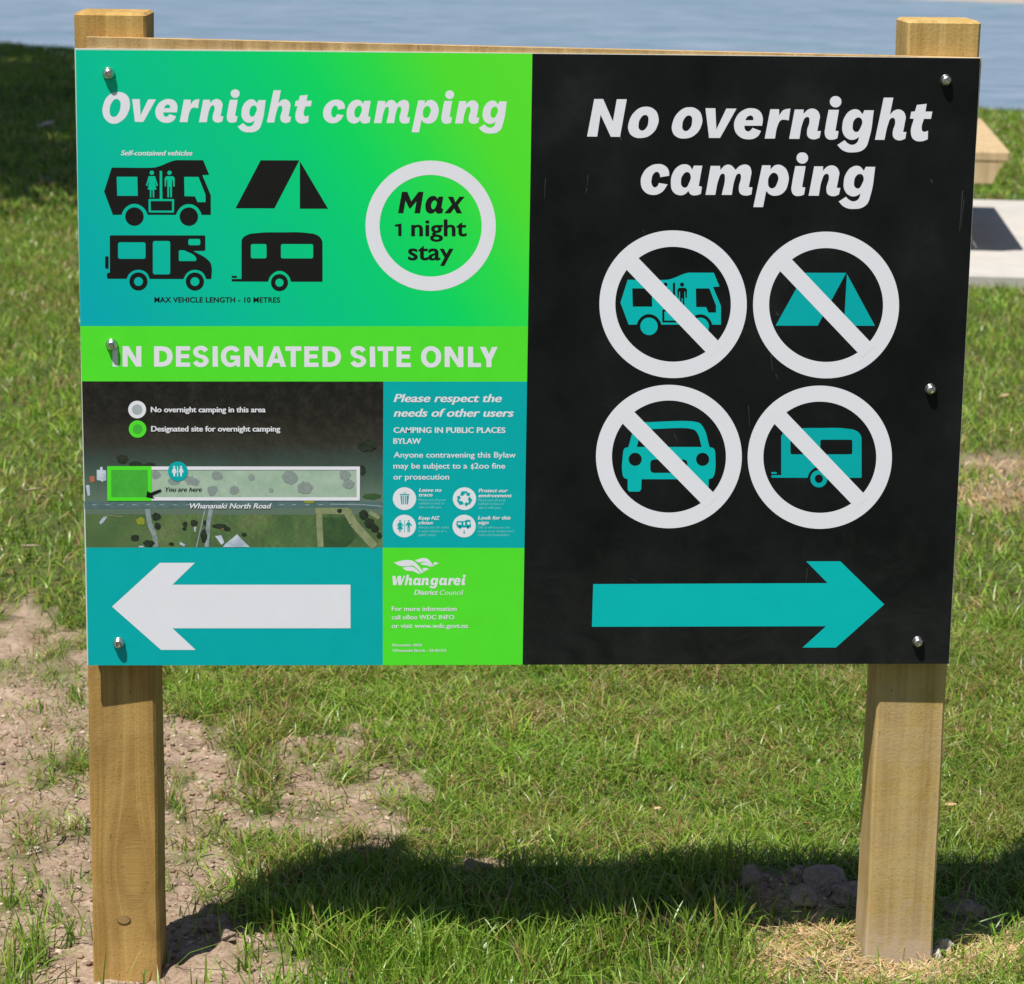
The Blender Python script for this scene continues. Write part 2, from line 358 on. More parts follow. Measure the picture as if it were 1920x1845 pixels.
STRAW = [(1500, 1795, 115, 50), (1585, 1842, 90, 34), (1845, 1792, 95, 42), (1760, 1846, 80, 30), (1650, 1860, 120, 30), (1450, 1835, 60, 20), (1875, 930, 110, 26), (1890, 880, 70, 14), (1560, 1775, 50, 20)]
def cover(x, y):
    """lawn cover 0..1 and blade height factor at ground points"""
    x = np.asarray(x, float); y = np.asarray(y, float)
    u, v = project(np.stack([x, y, np.zeros_like(x)], -1))
    jx = (vnoise(x, y, .045, 3)-.5)*70+(vnoise(x, y, .015, 4)-.5)*40; jy = (vnoise(x, y, .045, 5)-.5)*55+(vnoise(x, y, .015, 6)-.5)*30
    soft = np.mean([in_poly(u+jx+a, v+jy+b, SOIL) for a, b in ((0, 0), (42, 0), (-42, 0), (0, 24), (0, -24), (24, 14), (-24, -14))], axis=0)
    nz = vnoise(x, y, .03, 8); c = np.clip(1-soft*1.02+(nz-.5)*1.6*4*soft*(1-soft), .03, 1)+.10*(vnoise(x, y, .06, 9) > .62)*(soft > .8); soil = soft > .5; hf = np.where(soil, .75, 1.0)
    for tu, tv, r, d, h in TUFTS+MINI:
        g = np.exp(-(((u-tu)/r)**2+((v-tv)/(r*.5))**2)*1.6)*d*(.45+.9*vnoise(x, y, .022, 12))
        hf = np.where(g > c, h, hf); c = np.maximum(c, g)
    for tu, tv, rx, ry in STRAW:
        c = c*(1-.93*np.exp(-(((u-tu)/rx)**2+((v-tv)/ry)**2)*1.1))
    for tu, tv, rx, ry, s in PATCH:
        g = np.clip(1.5-np.sqrt(((u+jx*.6-tu)/rx)**2+((v+jy*.4-tv)/ry)**2)*1.0, 0, 1)*s; c = c*(1-np.clip(g*1.3, 0, 1)*s)
    return np.clip(c, 0, 1), hf
def straw_cover(x, y):
    u, v = project(np.stack([x, y, np.zeros_like(x)], -1)); c = np.zeros_like(x)
    for tu, tv, rx, ry in STRAW:
        c = np.maximum(c, np.exp(-(((u-tu)/rx)**2+((v-tv)/ry)**2)*1.4))
    return c*(.4+.9*vnoise(x, y, .03, 17))
SL = at_z(70, 90, 0.0); SR = at_z(1880, 207, 0.0)           # two points of the shore's grass edge
sdir = (SR-SL)[:2]/np.linalg.norm((SR-SL)[:2]); snrm = np.array([-sdir[1], sdir[0]])
if snrm[1] < 0: snrm = -snrm
def shore(x, y): return (x-SL[0])*snrm[0]+(y-SL[1])*snrm[1]   # metres beyond the shore
def height(x, y):
    x = np.asarray(x, float); y = np.asarray(y, float)
    c, _ = cover(x, y); near = np.clip((4-np.abs(y))/3, 0, 1)
    z = (vnoise(x, y, .28, 21)-.5)*.016+(vnoise(x, y, 1.6, 22)-.5)*.03*np.clip(y/3, 0, 1)
    rough = (vnoise(x, y, .055, 23)-.5)*.014+(vnoise(x, y, .022, 24)-.5)*.010+np.maximum(0, vnoise(x, y, .034, 25)-.64)*.035
    z = z+rough*near*(1-c*.75)
    g = lambda px, py, r, h: h*np.exp(-((x-px)**2+(y-py)**2)/r**2)
    z = z+g(.62, .02, .13, .010)+g(.42, .02, .10, .008)+g(.42, .30, .13, .028)+g(-.35, .15, .12, .012)+g(-.56, -.02, .09, .006)
    d = shore(x, y); s = np.clip((d-.0)/1.6, 0, 1); z = z-(s*s*(3-2*s))*1.3
    return z-.004

# ------------------------------------------------------------------ ground sheet
def axis(lo, hi, step, far_lo, far_hi, gr=1.09):
    a = list(np.arange(lo, hi, step)); s = step
    while a[-1] < far_hi: s *= gr; a.append(a[-1]+s)
    s = step; b = [lo]
    while b[-1] > far_lo: s *= gr; b.append(b[-1]-s)
    return np.array(b[:0:-1]+a)
gx = axis(-1.05, 1.05, .0085, -160, 160); gy = axis(-.25, 1.45, .0085, -60, 400)
GX, GY = np.meshgrid(gx, gy); nx, ny = len(gx), len(gy)
GZ = height(GX.ravel(), GY.ravel()); cc, _ = cover(GX.ravel(), GY.ravel())
cc = np.clip(cc*1.5, 0, 1)
idx = np.arange(nx*ny).reshape(ny, nx)
Q = np.stack([idx[:-1, :-1], idx[:-1, 1:], idx[1:, 1:], idx[1:, :-1]], -1).reshape(-1, 4)
me = fast_mesh('ground', np.c_[GX.ravel(), GY.ravel(), GZ], Q, np.zeros((0, 3)), np.c_[cc, cc, cc], M['ground'], smooth=True)
tag(link('ground', me), kind='structure')

# water and the far sandbank
WZ = -.42
box_ = [(-400, 9), (400, 9), (400, 900), (-400, 900)]
wp = [tuple(np.array([0, 0])+SL[:2]+sdir*a+snrm*b) for a, b in ((-500, .3), (500, .3), (500, 900), (-500, 900))]
tag(pydata('water', [(x, y, WZ) for x, y in wp], [(0, 1, 2, 3)], None, M['water']), kind='structure')
P1 = at_z(1500, 0, WZ); P2 = at_z(1920, 15, WZ)
dd = (P2-P1)[:2]/np.linalg.norm((P2-P1)[:2]); nn = np.array([-dd[1], dd[0]]); nn = nn if nn[1] > 0 else -nn
V = []; Fc = []; K = 60
for i in range(K+1):
    a = -8+i*3.0
    for j, (b, z) in enumerate(((0, -.03), (2.5, .03), (9, .14), (30, .35), (90, .5), (160, -.1))):
        q = P1[:2]+dd*a+nn*(b+(.9*math.sin(i*1.3)+.5*math.sin(i*.47) if j < 3 else 0)+max(0, -a)*1.5*0)
        V.append((q[0], q[1], WZ+z))
for i in range(K):
    for j in range(5):
        a = i*6+j; Fc.append((a, a+6, a+7, a+1))
tag(pydata('sandbank', V, Fc, None, M['sand'], True), kind='structure')

# ------------------------------------------------------------------ the sign
sign = empty('camping_sign', (0, 0, 0))
tag(sign, 'large camping rules sign, half green and half black, on two timber posts', 'sign')
HW, HH = SW/2, SH/2
board = box('board', -HW, HW, 0.0, .003, ZC-HH, ZC+HH, sign, M['edge_white'])
# backing sheet, screwed on a little crooked
V, Fc = box_vf(-HW+.008, HW-.0045, .0032, .0205, -HH+.012, HH+.0035)
ang = math.radians(-.72); V = [(x*math.cos(ang)-z*math.sin(ang)+.0015, y, x*math.sin(ang)+z*math.cos(ang)+ZC+.0035) for x, y, z in V]
bk = pydata('backing_sheet', V, Fc, sign, M['ply'])

def post(u0, u1, utop, vtop, mat, rz, depth, base_z):
    pl = at_y(u0, 1500, .021); pr = at_y(u1, 1500, .021); t = at_y(utop, vtop, .021)
    wd = pr[0]-pl[0]; cx = (pl[0]+pr[0])/2
    n = 26; V = []; Fc = []
    z0, z1 = -.25, t[2]
    b = .0035
    prof = [(-wd/2+b, 0), (wd/2-b, 0), (wd/2, b), (wd/2, depth-b), (wd/2-b, depth), (-wd/2+b, depth), (-wd/2, depth-b), (-wd/2, b)]
    zs = [z0+(z1-b-z0)*i/n for i in range(n+1)]
    for k, z in enumerate(zs):
        for (x, y) in prof:
            V.append((x+.0006*math.sin(z*23+x*40), y+.0004*math.sin(z*31+y*30), z))
    for (x, y) in prof: V.append((x*(1-2*b/wd), depth/2+(y-depth/2)*(1-2*b/depth), z1))
    for k in range(n+1):
        for i in range(8):
            j = (i+1) % 8; Fc.append((k*8+i, k*8+j, k*8+8+j, k*8+8+i))
    Fc.append(tuple(range((n+1)*8, (n+2)*8)))
    o = pydata('post', V, Fc, sign, mat); o.location = (cx, .0212, 0); o.rotation_euler = (0, 0, rz)
    return o
pl = post(168, 294.5, 216, 24, M['post_left'], math.radians(-3.2), .088, 0); pl['label'] = 'brown post with a knot near its foot'
pr = post(1636, 1764, 1770, 39, M['post_right'], math.radians(.5), .082, 0); pr['label'] = 'paler post with dried mud on its foot'
# knot near the foot of the left post
kc = at_y(232, 1725, .0209); kn = []
ring = [(kc[0]+.0078*math.cos(a)*(1.1), .0203, kc[2]+.0055*math.sin(a)) for a in np.linspace(0, 2*math.pi, 19)[:-1]]
ro = [(kc[0]+.0088*math.cos(a)*(1.1)+.0004, .0206, kc[2]+.0066*math.sin(a)-.0006) for a in np.linspace(0, 2*math.pi, 19)[:-1]]
k1 = pydata('knot', [(x-pl.location[0], y-.0212, z) for x, y, z in ring], [tuple(range(18))[::-1]], pl, M['knot'])
k2 = pydata('knot_rim', [(x-pl.location[0], y-.0212, z) for x, y, z in ring+ro], [(i, (i+1) % 18, 18+(i+1) % 18, 18+i) for i in range(18)], pl, M['knot_ring'])

# bolts
def make_bolt():
    prof = [(.0080, 0), (.0080, .0012), (.0072, .0018), (.0068, .0048), (.0052, .0066), (.0042, .0076), (.0034, .0078)]
    n = 20; V = []; Fc = []
    for r, h in prof:
        for i in range(n): a = 2*math.pi*i/n; V.append((r*math.cos(a), -h, r*math.sin(a)))
    for k in range(len(prof)-1):
        for i in range(n): j = (i+1) % n; Fc.append((k*n+i, k*n+n+i, k*n+n+j, k*n+j))
    me = bpy.data.meshes.new('bolt'); me.from_pydata(V, [], Fc); me.update(); me.materials.append(M['steel'])
    me.polygons.foreach_set('use_smooth', [True]*len(me.polygons))
    V = []; Fc = []
    for r, h in ((.0034, .0078), (.0029, .0071), (.0027, .0048)):
        for i in range(6): a = 2*math.pi*i/6; V.append((r*math.cos(a), -h, r*math.sin(a)))
    for k in range(2):
        for i in range(6): j = (i+1) % 6; Fc.append((k*6+i, k*6+6+i, k*6+6+j, k*6+j))
    Fc.append((12, 13, 14, 15, 16, 17))
    ms = bpy.data.meshes.new('bolt_socket'); ms.from_pydata(V, [], Fc); ms.update(); ms.materials.append(M['steel'])
    return me, ms
bm_, bs_ = make_bolt()
for (u, v) in ((203, 138), (209, 647), (222, 1207), (1775, 151), (1746, 731), (1722, 1205)):
    q = at_y(u, v, -.006); o = link('bolt', bm_, sign); o.location = (q[0], -.0011, q[2]); o.rotation_euler = (0, random.uniform(0, 1), 0)
    link('bolt_socket', bs_, o)

# ------------------------------------------------------------------ print helpers
LAYER = .00010
def plane_mesh(name, P, Fc, layer, parent, mat, origin=None):
    q = face(P); ox, oz = (0, 0) if origin is None else origin
    if origin is not None:
        o = pydata(name, [(x-ox, 0, z-oz) for x, z in q], Fc, parent, mat); o.location = (ox, -layer*LAYER-.0002, oz)
    else:
        o = pydata(name, [(x, -layer*LAYER-.0002, z) for x, z in q], Fc, parent, mat)
    me = o.data
    # make faces look towards the viewer
    if len(me.polygons) and sum(p.normal.y*p.area for p in me.polygons) > 0: me.flip_normals()
    return o
def fill(loops, res=6):
    """loops of (x, y, smooth) -> triangulated 2-D fill, with holes"""
    cu = bpy.data.curves.new('tmp', 'CURVE'); cu.dimensions = '2D'; cu.fill_mode = 'BOTH'; cu.resolution_u = res
    for lp in loops:
        sp = cu.splines.new('BEZIER'); sp.bezier_points.add(len(lp)-1); sp.use_cyclic_u = True
        for bp, p in zip(sp.bezier_points, lp):
            bp.co = (p[0]/100, -p[1]/100, 0); h = 'AUTO' if len(p) > 2 and p[2] else 'VECTOR'
            bp.handle_left_type = bp.handle_right_type = h
    ob = bpy.data.objects.new('tmp', cu); COL.objects.link(ob)
    dg = bpy.context.evaluated_depsgraph_get(); dg.update()
    me = bpy.data.meshes.new_from_object(ob.evaluated_get(dg))
    V = np.array([(v.co.x*100, -v.co.y*100) for v in me.vertices]).reshape(-1, 2); Fc = [tuple(p.vertices) for p in me.polygons]
    bpy.data.objects.remove(ob); bpy.data.curves.remove(cu); bpy.data.meshes.remove(me)
    return V, Fc
class Art:
    """collects flat shapes measured on the print; build() makes ONE mesh"""
    def __init__(s, step=0.0): s.V = []; s.F = []; s.D = []; s.step = step
    def add(s, V, Fc):
        b = len(s.V); s.D += [len(s.F)*s.step]*len(V); s.V += [tuple(v) for v in V]; s.F += [tuple(i+b for i in f) for f in Fc]; return s
    def poly(s, pts): return s.add(pts, [tuple(range(len(pts)))])
    def shape(s, loops, ox=0, oy=0, k=1, ky=None, res=6):
        V, Fc = fill(loops, res); return s.add(np.c_[ox+V[:, 0]*k, oy+V[:, 1]*(ky or k)], Fc)
    def ring(s, cx, cy, rx, ry, ix, iy, n=72, a0=0, a1=2*math.pi):
        a = np.linspace(a0, a1, n+1); b = len(s.V)
        s.D += [0.0]*(2*len(a))
        for t in a: s.V.append((cx+rx*math.cos(t), cy+ry*math.sin(t))); s.V.append((cx+ix*math.cos(t), cy+iy*math.sin(t)))
        for i in range(n): s.F.append((b+2*i, b+2*i+2, b+2*i+3, b+2*i+1))
        return s
    def disc(s, cx, cy, rx, ry=None, n=40):
        return s.poly([(cx+rx*math.cos(t), cy+(ry or rx)*math.sin(t)) for t in np.linspace(0, 2*math.pi, n+1)[:-1]])
    def rrect(s, x0, y0, x1, y1, r=2):
        P = []
        for cx, cy, a in ((x1-r, y1-r, 0), (x0+r, y1-r, 90), (x0+r, y0+r, 180), (x1-r, y0+r, 270)):
            for t in (0, 30, 60, 90): P.append((cx+r*math.cos(math.radians(a+t)), cy+r*math.sin(math.radians(a+t))))
        return s.poly(P)
    def build(s, name, layer, parent, mat):
        o = plane_mesh(name, s.V, s.F, layer, parent, mat)
        if s.step:
            for v, d in zip(o.data.vertices, s.D): v.co.y -= d
        return o
_H = {}
def text(art, body, x0, yb, width, cap, shear=0.0, off=0.0, sp=1.0, res=4):
    bold = max(0.0, off-.010); off = min(off, .010)
    """lettering: left x, baseline y, width and capital height as measured"""
    def mk(t):
        cu = bpy.data.curves.new('tmp', 'FONT'); cu.body = t; cu.size = 1; cu.offset = off; cu.shear = shear; cu.resolution_u = res; cu.space_character = sp
        ob = bpy.data.objects.new('tmp', cu); COL.objects.link(ob)
        dg = bpy.context.evaluated_depsgraph_get(); dg.update()
        me = bpy.data.meshes.new_from_object(ob.evaluated_get(dg))
        V = np.array([(v.co.x, v.co.y) for v in me.vertices]).reshape(-1, 2); Fc = [tuple(p.vertices) for p in me.polygons]
        bpy.data.objects.remove(ob); bpy.data.curves.remove(cu); bpy.data.meshes.remove(me); return V, Fc
    if off not in _H: hv, _ = mk('H') if shear == 0 else mk('H'); _H[off] = (hv[:, 1].min(), hv[:, 1].max())
    lo, hi = _H[off]; V, Fc = mk(body)
    kx = width/(V[:, 0].max()-V[:, 0].min()); ky = cap/(hi-lo)
    # heavier weights: the same outline struck a hair to each side, each strike a hair prouder
    strikes = [0.0] if bold <= 0 else [-1.0, 1.0, 0.0]
    e = bold*1.7*cap/(hi-lo); kx *= (width-2*e)/width
    for i, q in enumerate(strikes):
        b = len(art.V); art.add(np.c_[x0+e+q*e+(V[:, 0]-V[:, 0].min())*kx, yb-(V[:, 1]-lo)*ky], Fc)
        for j in range(b, len(art.V)): art.D[j] = i*4e-5
        art.step = art.step or 1e-9
    return art

# ------------------------------------------------------------------ hand-drawn letter outlines (bold italic and bold capitals)
def L(s):
    """'x,y x,y* ...' where * marks a smooth point"""
    out = []
    for t in s.split():
        sm = t.endswith('*'); a, b = t.rstrip('*').split(','); out.append((float(a), float(b), sm))
    return out
G = {   # anchor x, baseline y, loops   (drawn at 5.486 times the photograph)
 'N': (106, 526, ['180,140 272,140 372,370 412,142 515,142 445,528 350,528 245,300 210,526 106,526']),
 'o': (525, 530, ['700,218* 602,262* 530,390* 532,470* 570,520* 655,540* 760,505* 832,400* 836,320* 800,250*', '697,303* 655,335* 633,405* 640,448* 668,464* 712,436* 735,355* 728,316*']),
 'v': (1325, 537, ['1325,232 1427,232 1437,450 1540,235 1645,235 1475,537 1362,537']),
 'e': (1620, 537, ['1908,408 1726,408 1732,446* 1765,467* 1793,452* 1810,430 1897,462 1860,520* 1765,548* 1665,512* 1620,420* 1645,315* 1715,248* 1800,228* 1880,255* 1915,325*', '1735,352 1818,352 1814,318* 1790,303* 1755,318*']),
 'r': (70, 542, ['128,240 218,240 220,305 262,250* 335,232 318,354 240,352* 207,400* 175,542 70,542']),
 'n': (522, 1130, ['580,828 672,828 670,872 728,824* 795,826* 838,885* 832,945* 812,1048 850,1050 835,1118 780,1135* 718,1112* 706,1055* 732,940* 722,908* 692,910* 663,960* 627,1130 522,1130']),
 'i': (343, 1128, ['385,825 492,825 455,1040 488,1045 475,1118 430,1132* 370,1122* 345,1072* 350,1015*', '457,684* 500,700* 517,742* 500,782* 457,800* 415,782* 398,742* 415,700*']),
 'g': (832, 1132, ['1093,872 1112,832 1210,832 1162,1120* 1110,1230* 980,1266* 890,1245* 832,1190 908,1140 940,1172* 985,1188* 1035,1165* 1058,1105 1010,1133* 950,1130* 895,1075* 885,985* 915,890* 975,832* 1045,826*', '1055,905* 1088,935* 1070,1015* 1035,1055* 1000,1040* 992,985* 1010,930*']),
 'h': (1207, 552, ['1298,118 1397,118 1362,292 1415,246* 1480,246* 1522,300* 1515,380* 1497,470 1532,472 1520,540 1460,558* 1402,532* 1390,480* 1416,360* 1402,328* 1372,332* 1345,385* 1305,552 1207,552']),
 't': (1568, 555, ['1640,192 1742,180 1728,260 1800,260 1785,335 1712,335 1690,440* 1704,466* 1755,458 1752,545 1690,566* 1610,550* 1578,485* 1608,335 1568,332 1582,262 1620,258']),
 'c': (658, 1120, ['858,943 952,928 942,865* 900,822* 840,808* 750,832* 680,905* 658,1000* 690,1085* 770,1125* 870,1100* 935,1018 845,1003 828,1036* 800,1048* 772,1018* 770,960* 790,908* 825,888* 852,910*']),
 'a': (968, 1120, ['1187,864 1206,822 1292,822 1255,1030 1288,1040 1277,1112 1228,1127* 1172,1118* 1148,1082 1118,1112* 1060,1127* 990,1090* 968,1000* 985,905* 1040,832* 1110,808* 1162,825*', '1140,888* 1170,918* 1152,1008* 1120,1048* 1085,1036* 1072,985* 1092,918*']),
 'm': (1325, 1120, ['1378,822 1475,822 1478,864 1528,816* 1580,812* 1635,862 1690,816* 1770,818* 1798,880* 1792,930* 1770,1040 1808,1042 1798,1115 1740,1127* 1682,1105* 1668,1050* 1690,930* 1680,903* 1655,905* 1628,955* 1595,1120 1492,1120 1525,935* 1515,905* 1490,905* 1462,955* 1425,1120 1325,1120']),
 'p': (-48, 1130, ['43,822 130,822 128,864 185,818* 265,835* 313,915* 310,1010* 265,1100* 180,1135* 120,1120* 85,1085 52,1252 -48,1252', '165,898* 206,930* 196,1010* 160,1056* 120,1050* 104,1002* 120,930*']),
 'O': (1080, 2000, ['1193,1745* 1120,1780* 1085,1850* 1080,1910* 1106,1968* 1162,1998* 1232,1974* 1284,1905* 1296,1828* 1270,1768*', '1188,1800* 1152,1830* 1136,1885* 1143,1930* 1170,1944* 1204,1918* 1222,1862* 1218,1820*'])}
_gc = {}
def word(art, places, base, k):
    """places: letter -> left x;  base(x) -> baseline y"""
    for ch, x in places:
        ax, ay, lps = G[ch]
        if ch not in _gc: _gc[ch] = fill([L(s) for s in lps], 6)
        V, Fc = _gc[ch]; y = base(x)
        art.add(np.c_[x+(V[:, 0]-ax)*k, y+(V[:, 1]-ay)*k], Fc)
    return art
K2 = 1/5.486

# ------------------------------------------------------------------ printed panels
def panel(name, P, mat, layer=0, ins=0.6, origin=None):
    c = np.mean(P, axis=0); return plane_mesh(name, P, [(0, 1, 2, 3)], layer, sign, mat, origin)
o0 = face([(144, 96), (989, 611)])
green = panel('camping_allowed_panel', [(143, 96), (997, 101), (989, 611.6), (150.5, 612)], M['gradient'], origin=(float(face([(150, 612)])[0][0]), float(face([(150, 612)])[0][1])))
band = panel('site_only_panel', [(150.5, 612), (989, 611.6), (987, 715.4), (153.5, 715.4)], M['green_ink'])
pm = face([(153.5, 1026)])[0]
amap = panel('aerial_map', [(153.5, 715.4), (717, 715.4), (715, 1026.4), (160.5, 1026.4)], M['aerial'], origin=(float(pm[0]), float(pm[1])))
advice = panel('advice_panel', [(717, 715.4), (987, 715.4), (981, 1027), (715, 1026.6)], M['teal_ink'])
arrowp = panel('arrow_panel', [(160.5, 1026.4), (715, 1026.4), (715, 1246.9), (164, 1246.9)], M['teal_ink'])
council = panel('council_panel', [(715, 1026.6), (981, 1027), (977, 1246.3), (715, 1246.9)], M['green_ink'])
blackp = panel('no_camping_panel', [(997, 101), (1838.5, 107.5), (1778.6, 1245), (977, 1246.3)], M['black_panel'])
STUFFY = {'map_tree', 'map_shrub', 'map_centre_line', 'map_building', 'map_paddock', 'map_track', 'map_lane', 'scratches', 'small_lettering'}
def on(panel_ob, art, name, layer, mat):
    o = art.build(name, layer, panel_ob, mat); l = panel_ob.location
    if name in STUFFY: o['kind'] = 'stuff'
    if l.length > 1e-6:
        for v in o.data.vertices: v.co.x -= l.x; v.co.z -= l.z; v.co.y -= l.y
    return o

# green panel: title
t = Art(); S1 = K2*.763
V, Fc = fill([L(s) for s in G['O'][2]], 6)
# the capital O was drawn at 4.267 times, shifted by (810, 1555)
t.add(np.c_[130+(V[:, 0]-810)/4.267, 130+(V[:, 1]-1555)/4.267], Fc)
b1 = lambda x: 230.2+(x-250)*.0030
c1 = lambda x: 130+x/4.267
c2 = lambda x: 580+x/4.267
word(t, [('v', c1(505)), ('e', c1(690)), ('r', c1(883)), ('n', c1(1037)), ('i', c1(1258)), ('g', c1(1345)), ('h', c1(1578)), ('t', c1(1800)),
         ('c', c2(107)), ('a', c2(295)), ('m', c2(513)), ('p', c2(813)), ('i', c2(1050)), ('n', c2(1160)), ('g', c2(1350))], b1, S1)
on(green, t, 'title_lettering', 1, M['white_ink'])
a = text(Art(), 'Self-contained vehicles', 227, 293, 134, 9.4, .25, .02); on(green, a, 'caption_lettering', 1, M['white_ink'])
a = text(Art(), 'MAX VEHICLE LENGTH - 10 METRES', 289, 567.5, 235, 9.8, 0, .022, 1.05); on(green, a, 'caption_lettering', 1, M['dark_ink'])

WOMAN = [L('790,490 885,490 930,635 908,642 880,560 908,692 873,697 873,812 851,812 849,702 830,702 830,812 808,812 808,697 775,690 802,556 770,642 748,632')]
MAN = [L('1055,490 1155,490 1180,520 1178,648 1155,648 1150,550 1138,550 1138,808 1112,808 1110,655 1094,655 1094,808 1070,808 1068,550 1055,550 1050,648 1030,648 1028,520')]
def circ(cx, cy, r, n=10): return [(cx+r*math.cos(2*math.pi*i/n), cy+r*math.sin(2*math.pi*i/n), True) for i in range(n)]
def campervan(art, ox, oy, k, ky):
    body = L('240,365 850,365* 905,357* 1160,262* 1210,252 1605,252 1695,470 1592,475 1718,775 1718,1070 1580,1070 1560,1018* 1490,938* 1390,908* 1290,938* 1222,1015* 1195,1070 775,1070 750,1012* 680,938* 577,905* 475,938* 408,1010* 383,1070 255,1072 125,725')
    holes = [L('312,500 622,500 628,788 320,788'), L('1320,500 1535,500 1640,770 1640,880 1520,880 1482,794 1325,792'), WOMAN[0], MAN[0], circ(838, 440, 33), circ(1102, 440, 33),
             L('955,412 992,412 995,832 1160,832 1170,842 1168,1028 1158,1038 798,1036 788,1026 787,842 797,832 955,832'), L('820,865 1138,865 1138,1006 822,1006')]
    art.shape([body]+holes, ox, oy, k, ky); art.disc(ox+577*k, oy+1097*ky, 138*k, 138*ky); art.disc(ox+1390*k, oy+1097*ky, 138*k, 138*ky); return art
def rr(x0, y0, x1, y1, r):
    o = []
    for cx, cy, a in ((x1-r, y1-r, 0), (x0+r, y1-r, 90), (x0+r, y0+r, 180), (x1-r, y0+r, 270)):
        for t_ in (0, 45, 90): o.append((cx+r*math.cos(math.radians(a+t_)), cy+r*math.sin(math.radians(a+t_)), False))
    return o
def caravan(art, ox, oy, k, ky):
    body = L('256,320 264,235* 335,172* 500,140* 860,130* 1230,138* 1400,178* 1460,250* 1468,330 1468,860 1460,868 995,868 955,775* 825,705* 695,775* 650,868 115,866 105,848 112,830 255,828')
    art.shape([body, rr(395, 303, 630, 520, 24), rr(845, 303, 1328, 520, 24)], ox, oy, k, ky)
    art.shape([rr(105, 782, 190, 812, 14)], ox, oy, k, ky)
    art.ring(ox+823*k, oy+882*ky, 128*k, 128*ky, 62*k, 62*ky, 40); return art
on(green, campervan(Art(), 180, 270, .125, .125), 'campervan_pictogram', 1, M['dark_ink'])
a = Art(); a.poly([(420+x/8, 270+y/8) for x, y in ((545, 252), (1122, 252), (750, 970), (168, 970))]); a.poly([(420+x/8, 270+y/8) for x, y in ((1131, 264), (1552, 975), (1130, 975))])
on(green, a, 'tent_pictogram', 1, M['dark_ink'])
a = Art()
a.shape([L('225,178 1620,178 1635,192 1635,395 1622,408 1455,410 1690,560* 1725,625* 1725,820 1715,830 1650,830 1590,730* 1478,692* 1370,730* 1305,830 805,830 752,735* 635,692* 515,735* 455,828 178,828 165,815 165,748 208,735 208,192'),
         rr(330, 280, 742, 530, 28), rr(850, 260, 1110, 762, 28), rr(1380, 228, 1560, 325, 24), L('1250,398 1320,398 1500,518* 1490,562 1250,562 1238,550 1238,410')], 180, 420, .125)
a.shape([rr(138, 490, 190, 680, 20)], 180, 420, .125)
for cx in (635, 1478): a.ring(180+cx/8, 420+868/8, 17, 17, 8.4, 8.4, 40)
on(green, a, 'motorhome_pictogram', 1, M['dark_ink'])
on(green, caravan(Art(), 420, 420, .125, .125), 'caravan_pictogram', 1, M['dark_ink'])
a = Art().ring(806, 423.5, 122, 122, 95.7, 95.2); on(green, a, 'limit_ring', 1, M['white_ink'])
k = 1/6.833; a = Art()
a.add(*(lambda VF: (np.c_[670+VF[0][:, 0]*k, 290+VF[0][:, 1]*k], VF[1]))(fill([L('562,478 632,478 682,600 775,478 838,478 793,752 722,752 748,598 672,690 655,690 607,590 580,752 512,752')])))
ax, ay, lp = G['a']; V, Fc = fill([L(s) for s in lp]); ka = (1092-862)/(1292-968)*k
a.add(np.c_[670+862*k+(V[:, 0]-ax)*ka, 290+752*k+(V[:, 1]-1122)*ka], Fc)
a.add(*(lambda VF: (np.c_[670+VF[0][:, 0]*k, 290+VF[0][:, 1]*k], VF[1]))(fill([L('1148,540 1218,540 1246,612 1298,540 1365,540 1278,645 1330,752 1262,752 1230,690 1182,752 1105,752 1202,638')])))
a.add(*(lambda VF: (np.c_[670+VF[0][:, 0]*k, 290+VF[0][:, 1]*k], VF[1]))(fill([L('470,898 545,885 556,885 556,1045 514,1045 514,922 470,922')])))
text(a, 'night', 670+680*k, 290+1045*k, 710*k, 215*k, 0, .019, 1.02, 6); text(a, 'stay', 670+638*k, 290+1352*k, 582*k, 220*k, 0, .019, 1.02, 6)
on(green, a, 'limit_lettering', 1, M['dark_ink'])

# band lettering
C = {'I': ['0,142 45,142 48,326 0,326'], 'N': ['0,142 53,142 122,258 122,142 168,142 168,326 120,326 45,215 45,326 0,326'],
     'D': ['0,142 73,142 130,158* 160,200* 162,262* 130,308* 73,326 0,326', '46,183 73,183 105,198* 117,235* 105,270* 73,285 46,285'],
     'E': ['0,142 127,142 127,180 44,180 44,213 117,213 117,250 44,250 44,288 127,288 127,326 0,326'],
     'S': ['137,173 102,197 87,180* 66,176* 46,190* 58,210* 110,228* 141,268* 122,310* 70,329* 26,318* 0,290 36,268 50,284* 74,290* 96,275* 82,256* 30,238* 2,195* 22,154* 70,138* 112,148*'],
     'G': ['168,175 131,198 113,182* 88,177* 54,198* 46,240* 62,280* 92,290* 121,276* 128,262 86,262 86,225 171,225 171,326 143,326 136,309 88,328* 28,305* 0,236* 24,166* 88,138* 138,149*'],
     'A': ['71,142 115,142 180,326 131,326 121,290 61,290 48,326 0,326', '92,190 110,252 73,252'], 'T': ['0,142 143,142 143,182 93,182 93,326 48,326 48,182 0,182'],
     'O': ['90,138* 24,166* 0,234* 24,302* 90,330* 156,302* 180,234* 156,166*', '90,178* 58,194* 46,234* 58,275* 90,292* 122,275* 134,234* 122,194*'],
     'L': ['0,142 45,142 45,288 116,288 116,326 0,326'], 'Y': ['0,144 52,144 80,208 108,144 158,144 103,262 103,326 57,326 57,262']}
a = Art(); kk = 1/4.8
